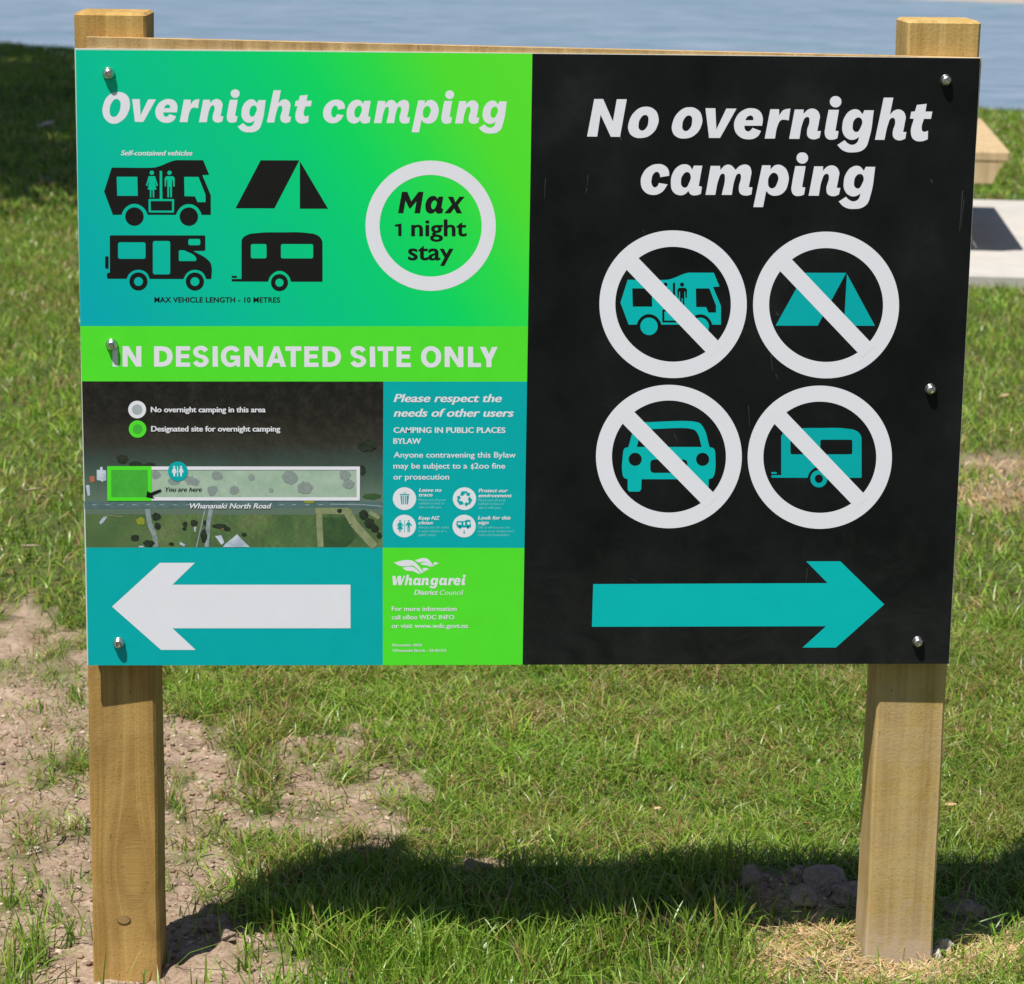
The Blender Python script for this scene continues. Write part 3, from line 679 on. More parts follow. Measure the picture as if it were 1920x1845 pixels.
for ch, x in [('I', 100), ('N', 190), ('D', 472), ('E', 668), ('S', 820), ('I', 997), ('G', 1072), ('N', 1282), ('A', 1477), ('T', 1650), ('E', 1820), ('D', 1983), ('S', 2234), ('I', 2409), ('T', 2479), ('E', 2649), ('O', 2869), ('N', 3081), ('L', 3291), ('Y', 3399)]:
    V, Fc = fill([L(s) for s in C[ch]], 6); a.add(np.c_[190+(x+V[:, 0])*kk, 620+(V[:, 1]+(x-100)/3300*2)*kk], Fc)
on(band, a, 'headline_lettering', 1, M['white_ink'])

# black panel
a = Art(); cA = lambda x: 1080+x*K2; cB = lambda x: 1420+x*K2
word(a, [('N', cA(106)), ('o', cA(528)), ('o', cA(978)), ('v', cA(1325)), ('e', cA(1620)), ('r', cB(70)), ('n', cB(322)), ('i', cB(687)), ('g', cB(818)), ('h', cB(1207)), ('t', cB(1568))],
     lambda x: 160+(526+((x-1080)/K2-106)*.0092)*K2, K2)
word(a, [('c', cA(658)), ('a', cA(968)), ('m', cA(1325)), ('p', cB(-48)), ('i', cB(343)), ('n', cB(522)), ('g', cB(832))],
     lambda x: 160+(1119+((x-1080)/K2-658)*.0062)*K2, K2)
on(blackp, a, 'title_lettering', 1, M['white_ink'])
kr = 1/6.362
on(blackp, campervan(Art(), 1110+(328-125*.7536)*kr, 420+(577-252*.758)*kr, .7536*kr, .758*kr), 'campervan_pictogram', 1, M['teal_bright'])
a = Art(); a.poly([(1400+x*kr, 420+y*kr) for x, y in ((689, 576), (1183, 576), (840, 1208), (337, 1208))]); a.poly([(1400+x*kr, 420+y*kr) for x, y in ((1190, 588), (1525, 1208), (1155, 1208))])
on(blackp, a, 'tent_pictogram', 1, M['teal_ink'])
a = Art().shape([L('560,518 1250,518* 1302,556* 1392,815 1440,830* 1460,880 1450,1130* 1425,1180* 1380,1197 1378,1325 1355,1345 1230,1345 1212,1325 1215,1197 578,1197 573,1320 550,1345 430,1345 412,1320 412,1197 370,1180* 350,1130* 357,880 375,830* 420,815 512,560*'),
                 L('625,600 1190,600* 1235,632* 1297,812 520,812 590,625*'), circ(502, 960, 78), circ(1308, 960, 78), rr(682, 962, 1126, 1122, 40)], 1110, 710, kr)
on(blackp, a, 'car_pictogram', 1, M['teal_bright'])
a = caravan(Art(), 1390+(468-256*.797)*kr, 710+(585-130*.806)*kr, .793*kr, .806*kr); on(blackp, a, 'caravan_pictogram', 1, M['teal_ink'])
for (cx, cy, rx, ry, ix, iy, ox, oy, q) in (
    (1260.4, 569.9, 138.4, 138.5, 108.5, 107.8, 1110, 420, ((552, 412), (1490, 1385), (1340, 1518), (412, 553))),
    (1547.9, 571.0, 137.3, 137.7, 107.2, 106.9, 1400, 420, ((543, 428), (1458, 1388), (1312, 1520), (402, 567))),
    (1252.3, 855.6, 137.0, 134.6, 107.1, 105.2, 1110, 710, ((503, 405), (1427, 1347), (1280, 1475), (362, 543))),
    (1535.9, 856.8, 135.7, 134.5, 106.2, 104.5, 1390, 710, ((540, 412), (1440, 1352), (1297, 1480), (398, 548)))):
    a = Art().ring(cx, cy, rx, ry, ix, iy, 96)
    P = [np.array((ox+x*kr, oy+y*kr)) for x, y in q]; d = (P[1]-P[0])/np.linalg.norm(P[1]-P[0])*14
    o = on(blackp, a, 'prohibition_ring', 2, M['white_ink'])
    b = Art().poly([P[0]-d, P[1]+d, P[2]+d, P[3]-d]); on(blackp, b, 'prohibition_bar', 2.6, M['white_ink'])
a = Art().poly([(990+x/2.370, 1000+y/2.370) for x, y in ((284, 225), (1328, 221), (1370, 316), (1321, 413), (278, 415))])
a.F = []; a.V = []
a.shape([[(x, y, False) for x, y in ((284, 225), (1328, 221), (1233, 124), (1385, 124), (1581, 316), (1365, 508), (1216, 508), (1321, 413), (278, 415))]], 990, 1000, 1/2.370)
on(blackp, a, 'arrow', 1, M['teal_bright'])
# scratches in the black vinyl
M['scratch'] = ink('scratch', (96, 98, 98), k=.6); a = Art()
for x0, y0, x1, y1, wd in ((1805, 356, 1799, 432, 1.1), (1808, 372, 1801, 428, .8), (1444, 662, 1447, 695, 1.0), (1453, 700, 1458, 712, .9), (1021, 335, 1019, 372, .8), (1101, 328, 1099, 348, .8), (1099, 352, 1097, 362, 1.2),
                           (1512, 1066, 1510, 1092, .8), (1160, 256, 1164, 262, 2.0), (1180, 1085, 1194, 1091, .6), (1262, 812, 1268, 828, 1.0), (1455, 586, 1459, 592, 1.8), (1795, 945, 1798, 948, 2), (1402, 760, 1404, 800, .8), (1204, 430, 1209, 442, .7), (1610, 325, 1614, 331, 1.2), (1745, 335, 1749, 342, 1.6)):
    d = np.array((y1-y0, x0-x1), float); d = d/np.linalg.norm(d)*wd/2
    a.poly([(x0+d[0], y0+d[1]), (x1+d[0]*.4, y1+d[1]*.4), (x1-d[0]*.4, y1-d[1]*.4), (x0-d[0], y0-d[1])])
on(blackp, a, 'scratches', .5, M['scratch'])

# arrow panel
a = Art().shape([[(x, y, False) for x, y in ((198, 360), (500, 84), (720, 84), (578, 222), (1700, 222), (1700, 497), (578, 497), (724, 633), (506, 633))]], 150, 1030, 1/3.368)
on(arrowp, a, 'arrow', 1, M['white_ink'])

# advice panel
a = Art(); text(a, 'Please respect the', 736, 753.8, 203, 15.0, .25, .024); text(a, 'needs of other users', 736, 781.3, 225.5, 15.0, .25, .024)
on(advice, a, 'heading_lettering', 1, M['white_ink'])
a = Art(); text(a, 'CAMPING IN PUBLIC PLACES', 736, 811.5, 209.5, 10.4, 0, .024, 1.03); text(a, 'BYLAW', 735.5, 832, 52, 10.4, 0, .024, 1.03)
text(a, 'Anyone contravening this Bylaw', 736, 857.8, 229, 10.4, 0, .012); text(a, 'may be subject to a', 735.5, 878.4, 138.5, 10.4, 0, .012); text(a, 's2oo', 880.5, 878.4, 34, 10.4, 0, .012)
a.poly([(883.1, 869.2), (884.6, 869.2), (884.6, 880.6), (883.1, 880.6)])
text(a, 'fine', 920, 878.4, 25, 10.4, 0, .012); text(a, 'or prosecution', 735.5, 899, 104.5, 10.4, 0, .012)
on(advice, a, 'body_lettering', 1, M['white_ink'])
k7 = 1/7.111; X = lambda x: 715+x*k7; Y = lambda y: 900+y*k7
for cx, cy in ((293, 247), (1092, 247), (290, 612), (1087, 612)):
    on(advice, Art().disc(X(cx), Y(cy), 155*k7, 151*k7), 'advice_disc', 1, M['white_ink'])
for grp in ((('Leave no', 483, 155, 305), ('trace', 483, 218, 185)), (('Protect our', 1278, 162, 395), ('environment', 1278, 228, 448)), (('Keep NZ', 478, 528, 288), ('clean', 478, 590, 192)), (('Look for this', 1270, 525, 440), ('sign', 1270, 588, 145))):
    a = Art()
    for s, x, y, w_ in grp: text(a, s, X(x), Y(y), w_*k7, 6.6, .25, .026)
    on(advice, a, 'advice_lettering', 1, M['white_ink'])
M['thin_ink'] = ink('thin_ink', (120, 196, 196)); a = Art()
for s, x, y, w_ in (('Please put all your', 483, 278, 365), ('rubbish in bins or', 483, 325, 345), ('take it with you.', 483, 375, 305), ('Please put all your', 1278, 282, 365), ('rubbish in bins or', 1278, 331, 342), ('take it with you.', 1278, 382, 300),
                    ('Always use the toilet', 480, 645, 405), ('in your vehicle or a', 480, 695, 375), ('public toilet.', 480, 745, 235), ('This is where you can', 1270, 645, 420), ("empty your campervan's", 1270, 695, 485), ('toilet and wastewater.', 1268, 745, 430)):
    text(a, s, X(x), Y(y), w_*k7, 4.6, 0, .0, 1, 2)
on(advice, a, 'small_lettering', 1, M['thin_ink'])
PT = M['teal_ink']; a = Art()      # pictograms on the discs
a.poly([(X(230), Y(185)), (X(362), Y(185)), (X(362), Y(198)), (X(230), Y(198))]); a.ring(X(296), Y(182), 17*k7, 20*k7, 10*k7, 12*k7, 10, math.pi, 2*math.pi)
for x0, x1, x2, x3 in ((238, 262, 266, 250), (272, 287, 288, 276), (300, 315, 313, 300), (322, 352, 340, 322)):
    a.poly([(X(x0), Y(206)), (X(x1), Y(206)), (X(x2), Y(322)), (X(x3), Y(322))])
on(advice, a, 'bin_pictogram', 2, PT); a = Art()
for s in (0, 1, 2):
    c, n_ = math.cos(s*2*math.pi/3), math.sin(s*2*math.pi/3)
    rot = lambda x, y: (X(1092+x*c-y*n_), Y(247+x*n_+y*c))
    a.poly([rot(*p) for p in ((-60, -45), (-38, -100), (30, -100), (48, -72), (10, -72), (-20, -38))]); a.poly([rot(*p) for p in ((38, -82), (80, -72), (62, -30), (20, -48))])
on(advice, a, 'recycling_pictogram', 2, PT); a = Art()
a.shape([L('190,605 215,562 250,562 280,605 268,612 250,590 272,652 250,655 250,690 238,690 238,656 230,656 230,690 218,690 218,655 195,652 218,590 202,612')], 715, 900, k7, res=3); a.disc(X(233), Y(543), 12*k7, n=12)
a.shape([L('305,605 328,562 365,562 392,605 382,614 363,592 363,690 350,690 350,630 345,630 345,690 332,690 332,592 315,614')], 715, 900, k7, res=3); a.disc(X(347), Y(543), 12*k7, n=12)
a.poly([(X(289), Y(532)), (X(296), Y(532)), (X(296), Y(694)), (X(289), Y(694))])
on(advice, a, 'toilet_pictogram', 2, PT); a = Art()
a.shape([L('990,545 1090,545 1120,528 1172,528 1172,565 1180,600 1178,630 995,630 980,590'), rr(1002, 562, 1050, 592, 4), rr(1078, 556, 1098, 600, 3), rr(1128, 556, 1162, 592, 4)], 715, 900, k7, res=3)
for cx in (1032, 1138): a.disc(X(cx), Y(632), 17*k7, n=14)
a.shape([L('1082,662 1092,662 1092,696 1104,696 1087,720 1070,696 1082,696')], 715, 900, k7, res=3)
on(advice, a, 'campervan_pictogram', 2, PT)

# council panel
a = Art(); wx = lambda x: 715+x*k7; wy = lambda y: 1025+y*k7
for lp in ('150,208 370,178* 430,205* 545,340 515,355 450,285* 400,252* 340,258* 220,252*', '265,280 380,265* 430,285* 505,362 480,362 400,325* 310,315*', '430,178 570,150* 610,170* 685,262 665,262 600,215* 560,200* 470,205*',
           '500,218 580,208* 610,222* 655,262 640,268 590,248* 540,242*', '530,290 565,280* 620,298 545,332', '675,215 705,205* 748,220 690,248'):
    a.shape([L(lp)], 715, 1025, k7)
on(council, a, 'bird_emblem', 1, M['white_ink'])
a = Art(); W = fill([L('130,388 172,388 178,460 205,388 245,388 250,460 280,388 300,388 250,512 208,512 205,440 178,512 140,512')])
kW = 128/(552-118)
a.add(np.c_[wx(W[0][:, 0]), wy(W[0][:, 1])], W[1])
wb = lambda x: wy(512)
sc_ = 96/(1130-828)*k7
sc_x = sc_
word(a, [('h', wx(292)), ('a', wx(408)), ('n', wx(512)), ('g', wx(622)), ('a', wx(755)), ('r', wx(868)), ('e', wx(945)), ('i', wx(1052))], wb, sc_*1.0)
on(council, a, 'name_lettering', 1, M['white_ink'])
a = Art(); text(a, 'District', wx(420), wy(640), 318*k7, 9.0, .22, .022); text(a, 'Council', wx(762), wy(640), 312*k7, 9.0, .22, -.006)
on(council, a, 'name_lettering', 1, M['white_ink']); a = Art()
text(a, 'For more information', wx(122), wy(855), 864*k7, 8.2, 0, .012); text(a, 'call o8oo WDC INFO', wx(122), wy(968), 832*k7, 8.2, 0, .012); text(a, 'or visit www.wdc.govt.nz', wx(120), wy(1082), 1020*k7, 8.2, 0, .012)
on(council, a, 'contact_lettering', 1, M['white_ink']); a = Art(); text(a, 'November 2018', wx(130), wy(1328), 388*k7, 5, 0, .012, 1, 2); text(a, 'Whananaki North - S4-03-D2', wx(130), wy(1400), 718*k7, 5, 0, .012, 1, 2)
on(council, a, 'date_lettering', 1, M['white_ink'])

# the aerial map: scale 5.766 from (150, 710) and (430, 710)
k5 = 1/5.766; XA = lambda x: 150+x*k5; XB = lambda x: 430+x*k5; YM = lambda y: 710+y*k5
def strip(art, pts, wd):
    for (x0, y0), (x1, y1) in zip(pts[:-1], pts[1:]):
        d = np.array((y1-y0, x0-x1), float); d = d/np.linalg.norm(d)*wd/2
        art.poly([(x0+d[0], y0+d[1]), (x1+d[0], y1+d[1]), (x1-d[0], y1-d[1]), (x0-d[0], y0-d[1])])
    return art
def blob(art, cx, cy, r, s=0.75, n=18, seed=0):
    r_ = random.Random(seed+int(cx*7)); art.poly([(cx+r*math.cos(t)*r_.uniform(.8, 1.15), cy+r*s*math.sin(t)*r_.uniform(.8, 1.15)) for t in np.linspace(0, 2*math.pi, n+1)[:-1]])
def inkn(name, c1_, c2_, sc):
    mt, n, p = new_mat(name); f = noise(n, mapping(n), sc, 5, .7); n.links.new(ramp(n, f, [(.35, tuple(v*1.05 for v in lin(c1_))), (.65, tuple(v*1.05 for v in lin(c2_)))]), p.inputs['Base Color'])
    p.inputs['Roughness'].default_value = .4; p.inputs['Specular IOR Level'].default_value = .2; return mt
a = Art(); a.poly([(157, YM(1325)), (XB(1040), YM(1325)), (716, YM(1335)), (716, YM(1408)), (XB(1200), YM(1385)), (158, YM(1405))])
on(amap, a, 'map_road', 1, inkn('map_road_ink', (72, 98, 100), (92, 116, 116), 60))
a = Art(1.6e-5); strip(a, [(XA(722), YM(1408)), (XA(745), YM(1560)), (XA(800), YM(1700)), (XA(812), YM(1818))], 9); strip(a, [(XA(1408), YM(1408)), (XA(1378), YM(1560)), (XA(1362), YM(1818))], 8); strip(a, [(XA(1345), YM(1408)), (XA(1300), YM(1600)), (XA(1250), YM(1818))], 2.5)
on(amap, a, 'map_lane', 1.4, inkn('map_lane_ink', (112, 128, 132), (150, 160, 165), 80))
a = Art(1.6e-5); strip(a, [(XB(960), YM(1400)), (XB(960), YM(1560)), (XB(975), YM(1818))], 11); strip(a, [(XB(920), YM(1430)), (XB(1280), YM(1430))], 12); strip(a, [(XB(1260), YM(1430)), (XB(1330), YM(1560)), (XB(1420), YM(1660)), (XB(1560), YM(1818))], 15); strip(a, [(XB(1500), YM(1440)), (XB(1610), YM(1505))], 8)
strip(a, [(XA(240), YM(1500)), (XA(310), YM(1480)), (XA(460), YM(1490))], 1.5)
on(amap, a, 'map_track', 1.5, inkn('map_track_ink', (118, 128, 92), (142, 148, 112), 70))
a = Art(1.6e-5)
for x, y, r, s in ((455, 870, 11, .8), (600, 925, 14, .35), (750, 930, 11, .4), (820, 1490, 8, .9), (590, 1720, 8, .8), (735, 1780, 11, .6), (1225, 1560, 7, .9), (1130, 1570, 5, 1), (1120, 1620, 4, .8), (830, 1590, 6, 1.1), (1330, 1700, 6, 2.2), (1340, 1560, 3, 2), (980, 1785, 5, .6), (1500, 1592, 14, .3), (1580, 1620, 7, .6)): blob(a, XA(x), YM(y), r, s)
for x, y, r, s in ((1420, 985, 8, 1.2), (1440, 1470, 9, 1.0), (1500, 1560, 10, 1.0), (1560, 1620, 8, .9), (150, 1680, 5, .6), (1605, 1690, 5, 1.1), (1470, 720, 18, .6), (1180, 1425, 5, .7)): blob(a, XB(x), YM(y), r, s)
on(amap, a, 'map_tree', 1.8, inkn('map_tree_ink', (30, 38, 32), (52, 60, 48), 150))
a = Art(); a.poly([(XB(1000), YM(1500)), (XB(1250), YM(1500)), (XB(1370), YM(1700)), (XB(1250), YM(1818)), (XB(1010), YM(1818))]); blob(a, XB(1530), YM(1270), 17, .35)
on(amap, a, 'map_paddock', 1.6, inkn('map_paddock_ink', (48, 72, 48), (66, 92, 54), 60))
a = Art(1.6e-5)
for P in (((178, 985), (215, 985), (215, 955), (240, 955), (240, 985), (278, 990), (280, 1100), (250, 1104), (236, 1118), (222, 1102), (178, 1095)), ((205, 1550), (250, 1490), (300, 1480), (240, 1560), (215, 1575)), ((1450, 1700), (1520, 1690), (1550, 1770), (1520, 1795)), ((1225, 1600), (1248, 1600), (1245, 1655), (1225, 1650)), ((60, 1150), (100, 1150), (105, 1260), (80, 1265)), ((630, 1805), (680, 1805), (680, 1822), (630, 1822)), ((1070, 1760), (1130, 1790), (1120, 1815), (1070, 1790))):
    a.poly([(XA(x), YM(y)) for x, y in P])
for P in (((-60, 1790), (75, 1680), (130, 1740), (210, 1818), (-80, 1820)),): a.poly([(XB(x), YM(y)) for x, y in P])
on(amap, a, 'map_building', 2.0, inkn('map_roof_ink', (150, 166, 182), (205, 212, 225), 50))
a = Art(); a.poly([(XA(98), YM(1060)), (XA(150), YM(1050)), (XA(155), YM(1110)), (XA(110), YM(1125))]); a.poly([(XA(1515), YM(1600)), (XA(1555), YM(1600)), (XA(1550), YM(1625)), (XA(1515), YM(1620))]); on(amap, a, 'map_building', 2.0, ink('map_red_roof', (170, 100, 82)))
a = Art(); blob(a, XA(650), YM(1540), 8, .9); blob(a, XB(850), YM(1330), 11, .25); on(amap, a, 'map_tree', 2.0, inkn('map_gorse_ink', (150, 150, 40), (120, 135, 55), 120))
a = Art()
for x in list(range(125, 1180, 145)): strip(a, [(XA(x), YM(1362)), (XA(x+48), YM(1362))], .9)
for x in (530, 670, 810, 955): strip(a, [(XB(x), YM(1360)), (XB(x+45), YM(1360))], .9)
strip(a, [(XB(1075), YM(1355)), (XB(1400), YM(1358)), (XB(1640), YM(1378))], 1.0)
on(amap, a, 'map_centre_line', 2.0, ink('map_line_ink', (165, 180, 180)))
a = Art(); a.poly([(XA(755), YM(985)), (XB(1365), YM(985)), (XB(1365), YM(1282)), (XA(770), YM(1282))])
on(amap, a, 'map_reserve', 1.5, inkn('map_reserve_ink', (146, 170, 150), (168, 186, 168), 40))
a = Art(1.6e-5)
for x, y, r, s in ((820, 1040, 8, 1), (1010, 1110, 12, .6), (1180, 1100, 10, .9), (1240, 1120, 8, .9), (1470, 1050, 11, .8), (1420, 1205, 10, 1), (1650, 1205, 8, 1)): blob(a, XA(x), YM(y), r, s)
for x, y, r, s in ((50, 1200, 8, 1), (230, 1065, 6, 1), (440, 1205, 4.5, 1), (645, 1065, 15, .9), (805, 1180, 14, .9), (1240, 1040, 10, 1.1), (1280, 1140, 11, .8)): blob(a, XB(x), YM(y), r, s)
on(amap, a, 'map_shrub', 1.9, inkn('map_shrub_ink', (122, 136, 132), (142, 152, 148), 160))
a = Art(1.6e-5)
for P in (((735, 945), (1400+1614, 945)),): pass
xr0, xr1 = XB(1400), XB(1365)
a.poly([(XA(760), YM(948)), (xr0, YM(948)), (xr0, YM(985)), (XA(760), YM(985))]); a.poly([(XA(765), YM(1280)), (xr0, YM(1280)), (xr0-.5, YM(1316)), (XA(765), YM(1316))]); a.poly([(xr1, YM(985)), (xr0, YM(985)), (xr0-.3, YM(1280)), (xr1, YM(1280))])
on(amap, a, 'area_outline', 4.6, M['white_ink'])
a = Art(); a.rrect(XA(290), YM(945), XA(768), YM(1320), 1.5); on(amap, a, 'area_outline', 5.0, M['green_ink'])
a = Art(); a.poly([(XA(332), YM(985)), (XA(724), YM(985)), (XA(732), YM(1280)), (XA(334), YM(1280))]); on(amap, a, 'site_area', 5.4, inkn('site_area_ink', (62, 160, 52), (74, 176, 62), 40))
a = Art(); a.disc(XA(614), YM(335), 96*k5, 95*k5); on(amap, a, 'key_ring', 1.5, M['white_ink'])
a = Art(); a.disc(XA(614), YM(335), 57*k5, 56*k5); on(amap, a, 'key_fill', 2.2, M['grey_ink'])
a = Art(); a.disc(XA(618), YM(545), 94*k5, 93*k5); on(amap, a, 'key_ring', 1.5, M['green_ink'])
a = Art(); a.disc(XA(618), YM(545), 53*k5, 53*k5); on(amap, a, 'key_fill', 2.2, M['midgreen_ink'])
for args in (('No overnight camping in this area', 282, 773, 214.5, 10.2, 0, .024), ('Designated site for overnight camping', 282.5, 809, 241.5, 10.2, 0, .024), ('Whananaki North Road', 354.5, 953, 153, 9.6, .25, .022)):
    on(amap, text(Art(), *args), 'map_lettering', 5.2, M['white_ink'])
on(amap, text(Art(), 'You are here', 308.5, 921, 68.5, 8.0, .25, .010), 'map_lettering', 6.2, M['dark_ink'])
a = Art(); a.shape([[(x, y, False) for x, y in ((708, 1280), (722, 1212), (755, 1232), (865, 1192), (876, 1215), (775, 1262), (800, 1298))]], 150, 710, k5)
on(amap, a, 'place_marker', 6.2, M['dark_ink'])
a = Art().disc(XA(1052), YM(1000), 107*k5, 105*k5); on(amap, a, 'toilet_disc', 5.8, M['teal_ink'])
a = Art(); tx = lambda x: XA(x); km = k5
for cx, w1 in ((1012, 1), (1086, 0)):
    a.disc(tx(cx), YM(952), 11*km, n=10)
    a.poly([(tx(cx-12), YM(966)), (tx(cx+12), YM(966)), (tx(cx+27), YM(1010)), (tx(cx+20), YM(1014)), (tx(cx+9), YM(990)), (tx(cx+(18 if w1 else 12)), YM(1022)), (tx(cx+9), YM(1024)), (tx(cx+8), YM(1054)), (tx(cx-8), YM(1054)), (tx(cx-9), YM(1024)), (tx(cx-(18 if w1 else 12)), YM(1022)), (tx(cx-9), YM(990)), (tx(cx-20), YM(1014)), (tx(cx-27), YM(1010))])
a.poly([(tx(1043), YM(945)), (tx(1053), YM(945)), (tx(1053), YM(1056)), (tx(1043), YM(1056))])
on(amap, a, 'toilet_pictogram', 6.2, M['white_ink'])

# ------------------------------------------------------------------ wide timber bench on its concrete pad
SHt = .44
pn = at_z(1895, 284, SHt); pf = at_z(1841, 222, SHt)
ud = (pf-pn)[:2]; TL = float(np.linalg.norm(ud)); ud /= TL; vd = np.array([-ud[1], ud[0]])   # vd points left
if vd[0] > 0: vd = -vd
tang = math.atan2(ud[1], ud[0])-math.pi/2
org = pn[:2]+vd*.36                     # local frame: y along the bench, x to its right, outer edge at x = +.36
table = empty('timber_bench', (float(org[0]), float(org[1]), .0), tang)
tag(table, 'wide low pale timber bench on the white concrete pad, half hidden behind the sign', 'bench')
for i in range(4): box('seat_plank', .36-.174-i*.182, .36-i*.182, 0, TL, SHt-.042, SHt, table, M['bench'], .007)
for y in (.045, TL-.02):
    V, Fc = box_vf(-.34, .33, y-.045, y, SHt-.125, SHt-.044); V = [(x*(1-.10*(1 if z < SHt-.1 else 0)), yy, z) for x, yy, z in V]
    pydata('cross_beam', V, Fc, table, M['bench'])
for y in (.30, TL-.30):
    for x in (-.2, .1): box('leg', x, x+.09, y-.045, y+.045, .03, SHt-.044, table, M['bench'], .004)
pc = at_z(1870, 517, .045); pfar = at_z(1870, 373, .045)
def loc2(x, y): q = org+ud*y-vd*x; return float(q[0]), float(q[1])
yn = float((pc[:2]-org) @ ud); yf = float((pfar[:2]-org) @ ud)
V = [loc2(x, y)+(z,) for z in (-.08, .04) for x, y in ((-1.15, yn), (1.6, yn), (1.6, yf), (-1.15, yf))]
tag(pydata('concrete_pad', V, box_vf(0, 1, 0, 1, 0, 1)[1], None, M['concrete']), kind='structure')

# ------------------------------------------------------------------ grass
def blades(x, y, h, wd, lean, col, name, label, mat, segs=3, curl=1.0, cat='grass'):
    n = len(x); z = height(x, y)-.002
    az = RNG.uniform(0, 2*np.pi, n); fa = RNG.uniform(0, np.pi, n)
    ld = np.stack([np.cos(az), np.sin(az)], -1); wv = np.stack([np.cos(fa), np.sin(fa)], -1)
    ts = [0, .4, .75][:segs] if segs == 3 else [0, .55]
    rows = []
    for t in ts:
        wt = wd*(1-.55*t**1.5)/2; c = np.stack([x, y], -1)+ld*(lean*h*t**(1.6*curl))[:, None]; zz = z+h*(t-.18*lean*t*t)
        for s in (-1, 1): rows.append(np.c_[c+wv*(s*wt)[:, None], zz])
    rows.append(np.c_[np.stack([x, y], -1)+ld*(lean*h)[:, None], z+h*(1-.18*lean)*np.where(lean > .9, .72, 1)])
    k = len(rows); Vv = np.stack(rows, 1).reshape(-1, 3); b = np.arange(n)*k; Qs = []
    for i in range(len(ts)-1): Qs.append(np.stack([b+2*i, b+2*i+1, b+2*i+3, b+2*i+2], -1))
    T = np.stack([b+k-3, b+k-2, b+k-1], -1)
    me = fast_mesh(name, Vv, np.concatenate(Qs), T, np.repeat(col, k, axis=0), mat)
    return tag(link(name, me), label, cat, kind='stuff')
def green_cols(x, y, n, dry=.14):
    base = np.array([(.125, .225, .026), (.17, .285, .038), (.23, .325, .052), (.09, .18, .026), (.285, .32, .08)])
    c = base[RNG.choice(5, n, p=[.28, .28, .18, .16, .10])]*RNG.uniform(.8, 1.2, (n, 1))
    pt = vnoise(x, y, .35, 41); c = c*(.80+.42*pt)[:, None]*np.array([1.13, 1.15, .95]); dp = (np.clip((vnoise(x, y, .14, 43)-.56)*3.2, 0, 1)*np.clip((y-.15)/.4, .1, 1))[:, None]*RNG.random((n, 1)); c = c*(1-dp*.6)+np.array([.36, .30, .09])*dp*.6
    st = np.array([(.40, .28, .12), (.30, .18, .08), (.48, .37, .19)])[RNG.integers(0, 3, n)]
    yl = RNG.random(n) < dry*np.clip(.35+(y-.05)/.45, .3, 1)*(.35+1.5*vnoise(x, y, .16, 42)**1.5*1.6); c[yl] = st[yl]*RNG.uniform(.7, 1.1, (yl.sum(), 1)); return c
def scatter(x0, x1, y0, y1, per_m2):
    n = int((x1-x0)*(y1-y0)*per_m2); return RNG.uniform(x0, x1, n), RNG.uniform(y0, y1, n)
def keep_frustum(x, y, margin):
    u, v = project(np.stack([x, y, np.zeros_like(x)], -1)); return (u > -margin) & (u < 1920+margin) & (v < 1845+margin*2)
# pad and posts stay clear
def clear(x, y):
    lx = -((x-org[0])*vd[0]+(y-org[1])*vd[1]); ly = (x-org[0])*ud[0]+(y-org[1])*ud[1]
    pad = (lx > -1.15) & (lx < 1.6) & (ly > yn) & (ly < yf)
    ps = (y > .015) & (y < .115) & ((np.abs(x-pl.location[0]) < .054) | (np.abs(x-pr.location[0]) < .054))
    return ~(pad | ps) & (shore(x, y) < .55)
# nearest blades
x, y = scatter(-1.35, 1.35, -.55, 1.9, 30000); k = clear(x, y) & keep_frustum(x, y, 350); x, y = x[k], y[k]
c, hf = cover(x, y); dens = np.where(y < .55, .72, 1.0); k = RNG.random(len(x)) < c*dens*(.55+.6*vnoise(x, y, .05, 31)); x, y, hf = x[k], y[k], hf[k]
n = len(x); u_, v_ = project(np.stack([x, y, np.zeros_like(x)], -1))
tall = np.clip((.62-y)/.5, 0, 1)                                   # rank grass round the foot of the sign
tall = tall*np.where(u_ < 1400, 1, .35)
h = (.021+.016*RNG.random(n)+(RNG.random(n) < .06)*.014)*(1-tall)+(.030+.031*RNG.random(n))*tall
h = h*hf*(.45+.6*vnoise(x, y, .09, 33)+.55*vnoise(x, y, .035, 34)+.25*tall); wb = np.where(RNG.random(n) < .08, 1.6, 1.0); wd = .0016+.0014*RNG.random(n)+.0006*tall
wd = wd*wb; lean = RNG.gamma(2.0, .27, n)*(1+1.0*(1-tall)); h = h*(1+.25*np.clip(lean-.6, 0, 1))
blades(x, y, h, wd, np.clip(lean, .05, 1.9), green_cols(x, y, n, .17), 'grass', 'short sunlit green lawn growing under and just behind the sign', M['blade'])
# middle distance
x, y = scatter(-3.2, 4.4, 1.9, 8.0, 5200); k = clear(x, y) & keep_frustum(x, y, 500); x, y = x[k], y[k]; c, hf = cover(x, y); k = RNG.random(len(x)) < c*(.55+.6*vnoise(x, y, .09, 35)); x, y = x[k], y[k]; n = len(x)
blades(x, y, .024+.026*RNG.random(n), .0034+.002*RNG.random(n), np.clip(RNG.gamma(2, .48, n), .05, 1.9), green_cols(x, y, n, .13), 'grass', 'blurred green lawn in the middle distance at both sides of the sign', M['blade'], segs=2)
# far lawn up to the water
x, y = scatter(-9, 9, 8.0, 24.0, 2000); k = clear(x, y) & keep_frustum(x, y, 500); x, y = x[k], y[k]; n = len(x)
blades(x, y, .03+.028*RNG.random(n), .007+.004*RNG.random(n), np.clip(RNG.gamma(2, .5, n), .05, 1.9), green_cols(x, y, n, .11), 'grass', 'far lawn running up to the edge of the water', M['blade'], segs=2)

